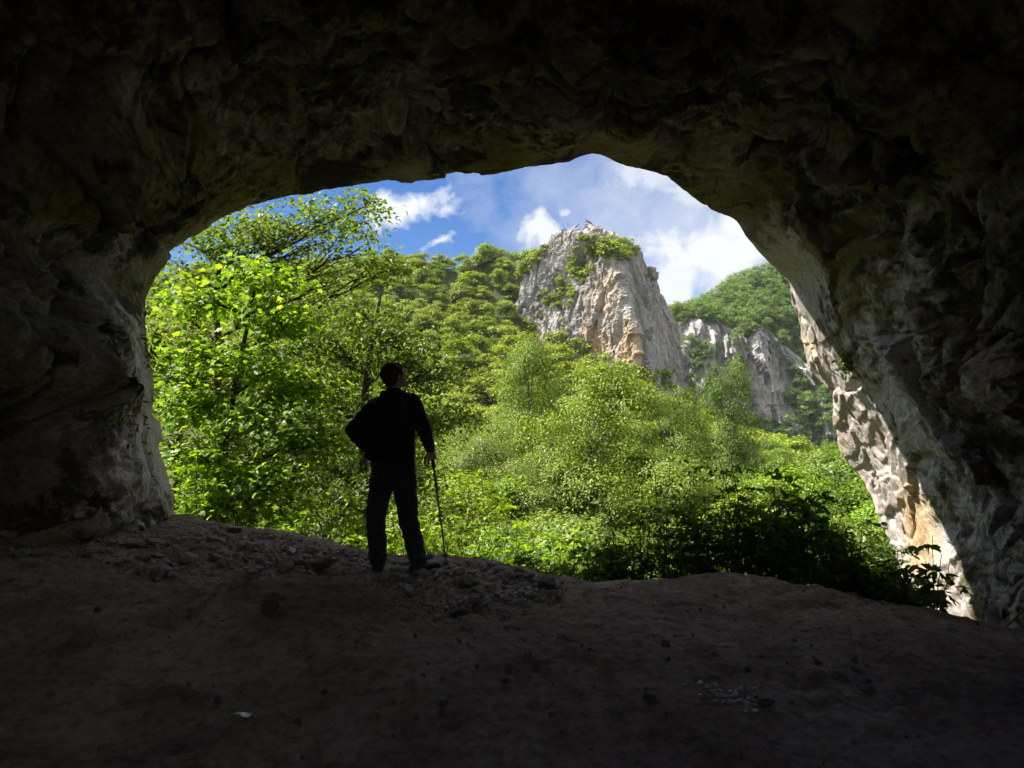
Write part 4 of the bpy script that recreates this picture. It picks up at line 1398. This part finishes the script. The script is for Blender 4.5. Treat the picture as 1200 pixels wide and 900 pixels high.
# scree left of the hiker
n = 0
while n < 160:
    px = rng.uniform(20, 440)
    yl = np.interp(px, [20, 120, 200, 260, 330, 440], [640, 640, 622, 624, 632, 655])
    yh = np.interp(px, [20, 120, 200, 260, 330, 440], [652, 664, 676, 676, 672, 668])
    dens = np.interp(px, [20, 120, 180, 300, 380, 440], [0.2, 0.55, 1, 1, 0.7, 0.5])
    if rng.random() > dens: continue
    g = ground_at(px, rng.uniform(yl, yh))
    if g is None: continue
    r = 0.017 + 0.055 * rng.random() ** 2.4
    put_stone(g[0], g[1], r, SM[rng.integers(9)], 'grey broken stone in the scree between the left pillar and the hiker', 'stones of the scree left of the hiker')
    n += 1
n = 0
while n < 130:
    px = rng.uniform(440, 650)
    t = (px - 440) / 210
    yl = np.interp(px, [440, 500, 560, 620, 650], [660, 662, 658, 672, 684])
    yh = np.interp(px, [440, 500, 560, 600, 650], [676, 705, 715, 708, 698])
    g = ground_at(px, yl + (yh - yl) * rng.random() ** 1.5)
    if g is None: continue
    r = 0.017 + 0.045 * rng.random() ** 2.2
    put_stone(g[0], g[1], r, SM[rng.integers(9)], 'grey stone in the rubble heap right of the hiker\'s feet', 'stones of the rubble right of the hiker\'s feet')
    n += 1
# the fine rubble between them and crumbs of earth over the floor: uncountable, one mass each
def crumbs(name, label, pts, rads, mat, seed):
    vs, fs, off = [], [], 0
    for (x, y, z), r in zip(pts, rads):
        me = SM[rng.integers(9)]
        if me.name not in _low:
            lm = stone_mesh(seed + len(_low) * 3, 1, 0.7)
            _low[me.name] = (np.array([v.co[:] for v in lm.vertices]), np.array([p.vertices[:] for p in lm.polygons]))
        v, f = _low[me.name]
        e = Euler((rng.uniform(-.4, .4), rng.uniform(-.4, .4), rng.uniform(0, 6.28))).to_matrix()
        vs.append((v * r * rng.uniform(0.6, 1.3, 3)) @ np.array(e).T + np.array([x, y, z + r * 0.25])); fs.append(f + off); off += len(v)
    o_ = link(name, raw_mesh(name, np.concatenate(vs), np.concatenate(fs), mat, smooth=False))
    tag(o_, label, 'rubble', kind='stuff')


_low = {}
pts, rads = [], []
while len(pts) < 1500:
    if rng.random() < 0.6:
        px = rng.uniform(10, 440)
        yl = np.interp(px, [20, 120, 200, 260, 330, 440], [634, 630, 612, 620, 628, 652]); yh = np.interp(px, [20, 120, 200, 260, 330, 440], [652, 668, 680, 680, 676, 674])
        if rng.random() > np.interp(px, [20, 120, 180, 300, 380, 440], [0.25, 0.6, 1, 1, 0.8, 0.6]): continue
    else:
        px = rng.uniform(430, 660)
        yl = np.interp(px, [440, 500, 560, 620, 650], [658, 660, 657, 671, 682]); yh = np.interp(px, [440, 500, 560, 600, 650], [690, 728, 735, 722, 705])
    g = ground_at(px, rng.uniform(yl, yh))
    if g is None: continue
    pts.append((g[0], g[1], 0)); rads.append(0.010 + 0.022 * rng.random() ** 1.8)
pts = np.array(pts); pts[:, 2] = floor_h(pts[:, :2])
crumbs('rubble', 'fine grey rubble filling the scree on either side of the hiker', pts, rads, M['stone'], 60)
pts = np.stack([rng.uniform(-3.6, 4.6, 1500), rng.uniform(2.9, 7.2, 1500), np.zeros(1500)], 1)
cl_ = fbm(pts * 0.9 + 5, 2)
pts = pts[cl_ > -0.12]
pts[:, 2] = floor_h(pts[:, :2])
crumbs('debris', 'loose dark earth crumbs strewn over the trodden cave floor', pts, 0.004 + 0.02 * rng.random(len(pts)) ** 4, M['clod'], 90)
# single stones
for px, py, r, dk, lab, s in [
    (640, 692, 0.105, True, 'largest dark stone at the right end of the rubble heap', None),
    (317, 720, 0.075, True, 'upright pointed dark stone alone on the floor below the left scree', (0.06, 0.055, 0.125)),
    (375, 664, 0.12, True, 'broad low dark boulder in the bank left of the hiker\'s feet', (0.17, 0.1, 0.07)),
    (538, 720, 0.07, True, 'dark stone at the lower end of the rubble heap', None),
    (380, 816, 0.03, True, 'small dark stone on the floor near the bottom left of centre', None),
    (700, 733, 0.035, False, 'single grey stone on the bare floor right of the rubble heap', None),
    (760, 820, 0.04, True, 'dark lump of earth beside the glistening pebbles', None),
    (898, 830, 0.045, True, 'rounded dark stone just right of the glistening pebbles', None),
    (8, 629, 0.09, False, 'pale flat stone at the foot of the wall at the left edge', (0.14, 0.1, 0.05)),
    (18, 845, 0.03, False, 'pale flat chip of stone on the floor at the bottom left', (0.05, 0.03, 0.012)),
    (277, 656, 0.06, False, 'pale upright slab in the middle of the left scree', (0.035, 0.03, 0.07)),
    (275, 622, 0.08, False, 'pale angular block on the crest of the left scree', (0.11, 0.06, 0.05)),
    (505, 653, 0.06, False, 'pale rounded stone by the toe of the hiker\'s right boot', None),
    (780, 757, 0.04, True, 'dark earth clod on the floor at centre right', None),
]:
    g = ground_at(px, py)
    me = (DM if dk else SM)[rng.integers(5)]
    put_stone(g[0], g[1], r, me, lab, None, 0.2, sc_=s, cat='stone')
for i in range(75):
    px = rng.uniform(20, 1190); py = rng.uniform(705, 893)
    if abs(px - 855) < 50 and abs(py - 815) < 25: continue
    g = ground_at(px, py)
    if g is None: continue
    put_stone(g[0], g[1], 0.006 + 0.03 * rng.random() ** 3, (DM if rng.random() < 0.3 else CM)[rng.integers(5)], 'small dark pebble lying loose on the open earth floor', 'loose pebbles on the open floor', 0.1, name='pebble', cat='pebble')
WM = []
for i in range(4):
    me = stone_mesh(i + 50, 2, 0.5); me.materials.append(M['wet_stone']); WM.append(me)
for i in range(80):
    px = 852 + rng.normal() * 20; py = 815 + (px - 852) * 0.25 + rng.normal() * 7
    g = ground_at(px, py)
    put_stone(g[0], g[1], 0.008 + 0.018 * rng.random() ** 1.5, WM[rng.integers(4)], 'glistening pale pebble in the small patch on the floor at lower right', 'glistening pebbles in a patch', 0.2, name='pebble', cat='pebble')
for i in range(12):
    px = 283 + rng.normal() * 14; py = 838 + rng.normal() * 6
    g = ground_at(px, py)
    put_stone(g[0], g[1], 0.004 + 0.006 * rng.random(), WM[rng.integers(4)], 'tiny pale chip of rock beside the dry leaf on the floor', 'pale chips beside the dry leaf', 0.1, name='rock_chip', cat='rock chip')


# pale dry leaf, scrap of plastic, stick
def ribbon(name, rows_, mat):
    rows_ = np.array(rows_)
    nu, nv = rows_.shape[:2]
    top_ = rows_.reshape(-1, 3); bot = top_ - np.array([0, 0, 0.0015])
    f = grid_faces(nu, nv)
    return raw_mesh(name, np.concatenate([top_, bot]), np.concatenate([f, f[:, ::-1] + len(top_)]), mat)


g = ground_at(283, 845)
gz = float(floor_h(g[None, :2])[0])
rows_ = []
for i in range(7):
    t = i / 6
    wv = 0.022 * math.sin(math.pi * min(1, t * 0.9 + 0.08)) + 0.002
    rows_.append([[(t - 0.5) * 0.13, -wv + 0.01 * math.sin(t * 5), 0.018 + 0.012 * math.sin(t * 7)], [(t - 0.5) * 0.13, 0.01 * math.sin(t * 5), 0.008 + 0.01 * math.sin(t * 3)], [(t - 0.5) * 0.13, wv + 0.01 * math.sin(t * 5), 0.02]])
o = link('dry_leaf', ribbon('dry_leaf', rows_, M['wet_stone']), None, (g[0], g[1], gz + 0.004))
o.rotation_euler = (0, 0, 0.5)
tag(o, 'pale curled dry leaf lying on the floor at lower left', 'leaf')
g = ground_at(343, 653)
gz = float(floor_h(g[None, :2])[0])
rows_ = [[[(i - 2) * 0.014, (j - 1) * 0.016, 0.012 * math.sin(i * 1.7 + j * 2.1)] for j in range(4)] for i in range(5)]
o = link('plastic_scrap', ribbon('plastic_scrap', rows_, M['white']), None, (g[0], g[1] - 0.02, gz + 0.075))
o.rotation_euler = (0.7, 0.2, 0.3)
tag(o, 'small bright white scrap of plastic among the stones left of the hiker', 'litter')
a = P(1172, 742, 6.5); b = P(1203, 712, 6.35)
v, f = tubes([(np.array([a, a * 0.6 + b * 0.4 + np.array([0.01, 0, 0.012]), a * 0.25 + b * 0.75, b, b + (b - a) * 0.5]), np.array([0.007, 0.008, 0.008, 0.007, 0.005]))], 8)
o = link('stick', raw_mesh('stick', v - a, f, M['pale_bark']), None, a)
tag(o, 'thin pale stick leaning against the foot of the right cave wall', 'stick')


# ------------------------------------------------------------------ summer haze in the valley air
hm, hnt, hout = newmat('haze')
pvn = hnt.nodes.new('ShaderNodeVolumePrincipled')
pvn.inputs['Color'].default_value = (0.82, 0.9, 1.0, 1)
pvn.inputs['Density'].default_value = 0.00007
pvn.inputs['Anisotropy'].default_value = 0.2
hnt.links.new(pvn.outputs[0], hout.inputs['Volume'])
bx0, bx1 = np.array([-440.0, -12.0, -120.0]), np.array([540.0, 665.0, 150.0])
hv = [(bx1[0] if i & 1 else bx0[0], bx1[1] if i & 2 else bx0[1], bx1[2] if i & 4 else bx0[2]) for i in range(8)]
o = link('haze', raw_mesh('haze', np.array(hv), np.array([[0, 2, 3, 1], [4, 5, 7, 6], [0, 1, 5, 4], [2, 6, 7, 3], [0, 4, 6, 2], [1, 3, 7, 5]]), hm, smooth=False))
tag(o, 'thin pale summer haze filling the valley air', 'haze', kind='stuff')

# ------------------------------------------------------------------ the hiker
PD_ = 6.3
MPP = PD_ / F
foot = P(465, 660, PD_)
foot_z = float(floor_h(foot[None, :2])[0])


def L3(px, py, y):
    return np.array([(px - 465) * MPP, y, (660 - py) * MPP])


def ball_chain(pts, step=0.4):
    """pts: (x,y,z, rx,ry,rz) ellipsoids blended along a chain"""
    outp = []
    for a, b in zip(pts[:-1], pts[1:]):
        a = np.array(a, float); b = np.array(b, float)
        dist = np.linalg.norm(b[:3] - a[:3])
        rr = min(a[3:].min(), b[3:].min())
        k = max(2, int(dist / (rr * step)) + 1)
        for t in np.linspace(0, 1, k): outp.append(a * (1 - t) + b * t)
    return outp


_us = None


def ellipsoids_mesh(ells, name, voxel, mat, smooth_it=6, wrinkle=0.0, wscale=12.0):
    bm = bmesh.new()
    bmesh.ops.create_icosphere(bm, subdivisions=2, radius=1.0)
    bm.verts.ensure_lookup_table()
    co = np.array([v.co[:] for v in bm.verts]); fc_ = np.array([[v.index for v in f.verts] for f in bm.faces])
    bm.free()
    vs, fs = [], []
    for i, e in enumerate(ells):
        vs.append(co * e[3:6] + e[:3]); fs.append(fc_ + i * len(co))
    me = raw_mesh(name + '_raw', np.concatenate(vs), np.concatenate(fs))
    tmp = bpy.data.objects.new('tmp', me)
    COL.objects.link(tmp)
    md = tmp.modifiers.new('r', 'REMESH'); md.mode = 'VOXEL'; md.voxel_size = voxel
    if smooth_it:
        ms = tmp.modifiers.new('s', 'SMOOTH'); ms.iterations = smooth_it; ms.factor = 0.5
    dg = bpy.context.evaluated_depsgraph_get()
    dg.update()
    res = bpy.data.meshes.new_from_object(tmp.evaluated_get(dg))
    bpy.data.objects.remove(tmp)
    res.name = name
    n_ = len(res.vertices)
    if wrinkle:
        co = np.zeros(n_ * 3, dtype=np.float32); res.vertices.foreach_get('co', co); co = co.reshape(-1, 3)
        nn = np.array([v.normal[:] for v in res.vertices])
        q = co.astype(float)
        wv = fbm(q * np.array([wscale, wscale, wscale * 1.8]) + 3, 3, ridged=True)
        co = co + nn * (wrinkle * wv)[:, None]
        res.vertices.foreach_set('co', co.astype(np.float32).ravel())
    res.polygons.foreach_set('use_smooth', np.ones(len(res.polygons), dtype=bool))
    res.materials.clear(); res.materials.append(mat)
    res.update()
    return res


def E(p, r):
    r = (r, r, r) if isinstance(r, (int, float)) else r
    return (*p, *r)


hip_l, hip_r = L3(447, 552, 0.0), L3(472, 552, 0.0)
kn_l, kn_r = L3(438, 600, 0.05), L3(477, 602, 0.05)
an_l, an_r = L3(444, 647, -0.05), L3(491, 650, -0.06)
sh_l, sh_r = L3(437, 471, 0.0), L3(480, 465, 0.02)
el_l, el_r = L3(413, 498, -0.05), L3(494, 494, 0.02)
ha_l, ha_r = L3(431, 526, 0.09), L3(502, 529, 0.14)
neck0, headc = L3(459, 455, 0.0), L3(460, 434, 0.015)


def limb(a, b, ra, rb, mid=None):
    pts = [E(a, ra)]
    if mid: pts.append(E(a * 0.6 + b * 0.4, mid))
    pts.append(E(b, rb))
    return ball_chain(pts)


def torso(g):
    return ball_chain([E(L3(459, 556, 0), (0.155 + g, 0.105 + g, 0.09)), E(L3(459, 530, 0), (0.170 + g, 0.118 + g, 0.08)), E(L3(458, 510, 0.0), (0.172 + g, 0.115 + g, 0.08)),
                       E(L3(458, 488, -0.01), (0.180 + g, 0.12 + g, 0.08)), E(L3(459, 474, -0.01), (0.172 + g, 0.11 + g, 0.06)), E(L3(459, 461, 0), (0.10 + g, 0.085 + g, 0.04))], 0.25)


fd = np.array([0.80, 0.50, 0.38]); fd /= np.linalg.norm(fd)     # where the face looks
fs_ = np.cross(fd, [0, 0, 1]); fs_ /= np.linalg.norm(fs_)
fu = np.cross(fs_, fd)


def HP(f, s, u):
    return headc + fd * f + fs_ * s + fu * u


head = [E(HP(-0.012, 0, 0.02), (0.088, 0.084, 0.095)), E(HP(0.018, 0, 0.01), (0.078, 0.075, 0.09)), E(HP(0.03, 0, -0.045), (0.058, 0.055, 0.058)), E(HP(0.05, 0, -0.085), (0.03, 0.03, 0.026)),
        E(HP(0.07, 0, 0.045), (0.03, 0.035, 0.022)), E(HP(0.098, 0, -0.012), 0.014), E(HP(0.093, 0, 0.006), 0.011), E(HP(0.086, 0, 0.022), 0.009),
        E(HP(0.082, 0, -0.045), (0.014, 0.018, 0.007)), E(HP(0.080, 0, -0.058), (0.014, 0.017, 0.007)),
        E(HP(-0.005, 0.084, -0.005), (0.014, 0.014, 0.03)), E(HP(-0.005, -0.084, -0.005), (0.014, 0.014, 0.03)),
        E(HP(0.074, 0.032, 0.018), 0.012), E(HP(0.074, -0.032, 0.018), 0.012)]


def hand(wr, dirv, palm_n, curl, side):
    """palm, four bent fingers and a thumb; dirv towards the fingers"""
    dirv = dirv / np.linalg.norm(dirv)
    palm_n = palm_n - (palm_n @ dirv) * dirv; palm_n /= np.linalg.norm(palm_n)
    ac = np.cross(dirv, palm_n) * side
    el = []
    for t in np.linspace(0, 1, 5):
        for s_ in np.linspace(-1, 1, 5):
            el.append(E(wr + dirv * (0.02 + 0.065 * t) + ac * 0.03 * s_ * (0.75 + 0.25 * t), 0.0135))
    lens = [0.072, 0.08, 0.075, 0.058]
    for i in range(4):
        p = wr + dirv * 0.088 + ac * (-0.031 + 0.0205 * i)
        d_ = dirv.copy()
        pts = [E(p, 0.0098)]
        for seg_, fr in enumerate((0.45, 0.32, 0.23)):
            c_, s_ = math.cos(curl), math.sin(curl)
            nd = d_ * c_ + palm_n * s_
            palm_n2 = -d_ * s_ + palm_n * c_
            p = p + nd * lens[i] * fr
            pts.append(E(p, 0.009 - 0.001 * seg_))
            d_, palm_n = nd, palm_n2
        el += ball_chain(pts, 0.5)
        for _ in range(3):
            c_, s_ = math.cos(-curl), math.sin(-curl)
            d_, palm_n = d_ * c_ + palm_n * s_, -d_ * s_ + palm_n * c_
    tb = wr + dirv * 0.035 - ac * 0.03
    t1 = tb - ac * 0.022 + dirv * 0.03 + palm_n * 0.018
    t2 = t1 + dirv * 0.024 + palm_n * 0.022 + ac * 0.006
    el += ball_chain([E(tb, 0.013), E(t1, 0.0105), E(t2, 0.009)], 0.5)
    return el


wl = ha_l + (el_l - ha_l) / np.linalg.norm(el_l - ha_l) * 0.02
hand_l = hand(ha_l - np.array([0.0, 0.0, 0.0]), np.array([0.55, 0.55, -0.35]), np.array([1.0, -0.2, 0.2]), 0.25, 1)
wr_r = ha_r + np.array([-0.003, -0.03, 0.055])
hand_r = hand(wr_r, np.array([0.10, 0.35, -0.75]), np.array([-0.2, 0.9, 0.3]), 1.05, 1)
body = torso(0.0) + ball_chain([E(neck0 + [0, 0, -0.03], 0.062), E(L3(459, 447, 0.01), 0.054), E(headc + [0, 0, -0.03], 0.06)], 0.3) + head
body += limb(sh_l, el_l, 0.055, 0.042) + limb(el_l, ha_l, 0.042, 0.026, 0.038) + limb(sh_r, el_r, 0.055, 0.042) + limb(el_r, wr_r, 0.042, 0.026, 0.038)
body += limb(hip_l, kn_l, 0.088, 0.058, 0.08) + limb(kn_l, an_l, 0.056, 0.04, 0.056) + limb(hip_r, kn_r, 0.088, 0.058, 0.08) + limb(kn_r, an_r, 0.056, 0.04, 0.056)
body += hand_l + hand_r
body += ball_chain([E(an_l + [0, -0.02, -0.05], 0.035), E(an_l + [-0.03, 0.12, -0.06], (0.035, 0.05, 0.03))]) + ball_chain([E(an_r + [0, -0.02, -0.05], 0.035), E(an_r + [0.07, 0.1, -0.06], (0.045, 0.05, 0.03))])
hiker = empty('person', (foot[0], foot[1], foot_z))
tag(hiker, 'hiker in dark clothes with back turned, one hand on hip, one on a pole', 'person')
link('body', ellipsoids_mesh(body, 'body', 0.0065, M['skin'], 3), hiker)
# jacket: torso plus sleeves, collar and a loose hem
jk = torso(0.022) + limb(sh_l, el_l, 0.080, 0.068, 0.078) + limb(el_l, ha_l * 0.86 + el_l * 0.14, 0.068, 0.048, 0.066) + limb(sh_r, el_r, 0.080, 0.064, 0.074) + limb(el_r, wr_r * 0.92 + el_r * 0.08, 0.062, 0.042, 0.056)
jk += ball_chain([E(sh_l + [0.02, 0, 0.0], 0.075), E(neck0 + [0, 0, -0.02], 0.072)], 0.3) + ball_chain([E(sh_r + [-0.02, 0, 0.0], 0.075), E(neck0 + [0, 0, -0.02], 0.072)], 0.3)
jk += ball_chain([E(neck0 + [0, 0, 0.0], (0.068, 0.066, 0.03)), E(L3(459, 450, 0.008), (0.062, 0.062, 0.018))], 0.2)
jk += ball_chain([E(L3(459, 540, 0), (0.19, 0.14, 0.03)), E(L3(459, 528, 0), (0.188, 0.138, 0.04))], 0.2)
jk = link('jacket', ellipsoids_mesh(jk, 'jacket', 0.008, M['jacket'], 3, 0.010, 9), hiker)
# trousers with cloth gathered at the knees and ankles
trs = ball_chain([E(L3(459, 558, 0), (0.168, 0.122, 0.08)), E(L3(459, 540, 0), (0.172, 0.125, 0.06))], 0.2)
trs += limb(hip_l, kn_l, 0.105, 0.080, 0.097) + limb(kn_l, an_l + [0, 0, 0.0], 0.078, 0.070, 0.080) + limb(hip_r, kn_r, 0.105, 0.080, 0.097) + limb(kn_r, an_r, 0.078, 0.070, 0.080)
trs += [E(an_l + [0.0, 0.0, 0.03], (0.078, 0.078, 0.03)), E(an_r + [0.0, 0.0, 0.03], (0.078, 0.08, 0.03)), E(kn_l + [0, -0.01, -0.06], (0.08, 0.08, 0.03)), E(kn_r + [0, -0.01, -0.05], (0.08, 0.08, 0.03))]
link('trousers', ellipsoids_mesh(trs, 'trousers', 0.008, M['trouser'], 3, 0.014, 8), hiker)
for an, dv in ((an_l, np.array([-0.03, 0.2, 0])), (an_r, np.array([0.13, 0.14, 0]))):
    gz = float(floor_h((foot[:2] + an[:2])[None])[0]) - foot_z
    a0 = np.array([an[0], an[1], gz + 0.035])
    bt = ball_chain([E(an + [0, 0, 0.02], (0.058, 0.058, 0.04)), E(a0 + [0, 0, 0.05], (0.055, 0.062, 0.05))], 0.3)
    bt += ball_chain([E(a0 - dv * 0.18, (0.05, 0.055, 0.045)), E(a0 + dv * 0.5, (0.052, 0.058, 0.042)), E(a0 + dv * 0.95, (0.048, 0.05, 0.035))], 0.25)
    bt += ball_chain([E(a0 - dv * 0.22 - [0, 0, 0.028], (0.052, 0.055, 0.014)), E(a0 + dv * 1.0 - [0, 0, 0.028], (0.055, 0.055, 0.014))], 0.2)
    link('boot', ellipsoids_mesh(bt, 'boot', 0.007, M['boot'], 2, 0.002, 30), hiker)
hr = [E(HP(-0.022, 0, 0.038), (0.102, 0.098, 0.098)), E(HP(-0.045, 0, 0.0), (0.07, 0.075, 0.075)), E(HP(0.02, 0, 0.065), (0.072, 0.07, 0.058)), E(HP(0.05, 0, 0.075), (0.04, 0.05, 0.03)), E(HP(-0.055, 0, -0.045), (0.05, 0.055, 0.045))]
link('hair', ellipsoids_mesh(hr, 'hair', 0.006, M['hair'], 2, 0.007, 45), hiker)

# daypack on the hiker's back
pk = []
for u in np.linspace(-1, 1, 6):
    for t in np.linspace(0, 1, 9):
        wz = 0.122 * (0.78 + 0.22 * math.sin(math.pi * (0.12 + 0.8 * t)))
        pk.append(E(L3(453, 526, -0.15) + np.array([u * wz, 0.012 * (1 - abs(u)) * -1, 0.38 * t]), (0.06, 0.075 + 0.035 * math.sin(math.pi * (1 - t) * 0.8 + 0.3), 0.06)))
packo = empty('backpack', (foot[0], foot[1], foot_z))
tag(packo, 'dark backpack worn on the back of the standing hiker', 'backpack')
link('pack_bag', ellipsoids_mesh(pk, 'pack_bag', 0.009, M['pack'], 5, 0.010, 9), packo)
pkt = [E(L3(453, 519, -0.25) + np.array([u * 0.085, 0, 0.14 * t]), (0.04, 0.03, 0.035)) for u in np.linspace(-1, 1, 5) for t in np.linspace(0, 1, 4)]
link('pocket', ellipsoids_mesh(pkt, 'pocket', 0.009, M['pack'], 4, 0.005, 12), packo)
for sx_, shp in ((-1, sh_l), (1, sh_r)):
    cx0 = L3(459, 470, 0)[0] + sx_ * 0.085
    zt_ = L3(459, 458, 0)[2]
    pth = np.array([[cx0, -0.17, zt_ - 0.05], [cx0, -0.08, zt_ + 0.025], [cx0 + sx_ * 0.01, 0.03, zt_ + 0.02], [cx0 + sx_ * 0.03, 0.125, zt_ - 0.10], [cx0 + sx_ * 0.05, 0.13, zt_ - 0.24], [cx0 + sx_ * 0.08, 0.03, zt_ - 0.38], [cx0 + sx_ * 0.05, -0.12, zt_ - 0.42]])
    v, f = tubes([(curve(pth, np.arange(7.0), np.linspace(0, 6, 26)), np.full(26, 0.02))], 8)
    link('strap', raw_mesh('strap', v, f, M['pack']), packo)
v, f = tubes([(np.array([L3(454, 459, -0.2), L3(455, 454, -0.21), L3(461, 454, -0.21), L3(462, 459, -0.2)]), np.full(4, 0.009))], 6)
link('handle', raw_mesh('handle', v, f, M['pack']), packo)

# walking pole
hand_c = np.array([foot[0], foot[1], foot_z]) + wr_r + np.array([0.012, 0.055, -0.065])
tip = P(523, 648, PD_ + 0.2)
tip[2] = float(floor_h(tip[None, :2])[0]) - 0.01
ax = (hand_c - tip); ax /= np.linalg.norm(ax)
pole = empty('walking_pole', tip)
tag(pole, 'thin dark trekking pole with wrist strap planted on the stones in the hiker\'s right hand', 'walking pole')
ht = hand_c - tip
v, f = tubes([(np.array([ax * 0.03, ht - ax * 0.3]), np.array([0.007, 0.0085])), (np.array([ht - ax * 0.36, ht - ax * 0.06]), np.array([0.0105, 0.0105]))], 10)
link('shaft', raw_mesh('shaft', v, f, M['metal']), pole)
v, f = tubes([(np.array([ht - ax * 0.09, ht - ax * 0.085, ht - ax * 0.05, ht - ax * 0.01, ht + ax * 0.03, ht + ax * 0.045, ht + ax * 0.055]), np.array([0.012, 0.017, 0.0155, 0.0165, 0.0175, 0.021, 0.008]))], 12)
link('grip', raw_mesh('grip', v, f, M['rubber']), pole)
st_c = ht + ax * 0.04
loop = [st_c, st_c + np.array([-0.03, -0.02, -0.015]), st_c + np.array([-0.058, -0.02, -0.05]), st_c + np.array([-0.062, -0.015, -0.09]), st_c + np.array([-0.045, -0.015, -0.115]), st_c + np.array([-0.028, -0.01, -0.085]), st_c + np.array([-0.012, 0, -0.03]), st_c]
v, f = tubes([(curve(np.array(loop), np.arange(8.0), np.linspace(0, 7, 30)), np.full(30, 0.007))], 6)
link('strap', raw_mesh('strap', v, f, M['rubber']), pole)
v, f = tubes([(np.array([ax * 0.055, ax * 0.062, ax * 0.07, ax * 0.078]), np.array([0.009, 0.03, 0.028, 0.009]))], 14)
link('basket', raw_mesh('basket', v, f, M['rubber']), pole)
v, f = tubes([(np.array([ax * 0.0, ax * 0.05]), np.array([0.002, 0.006]))], 8)
link('tip', raw_mesh('tip', v, f, M['metal']), pole)
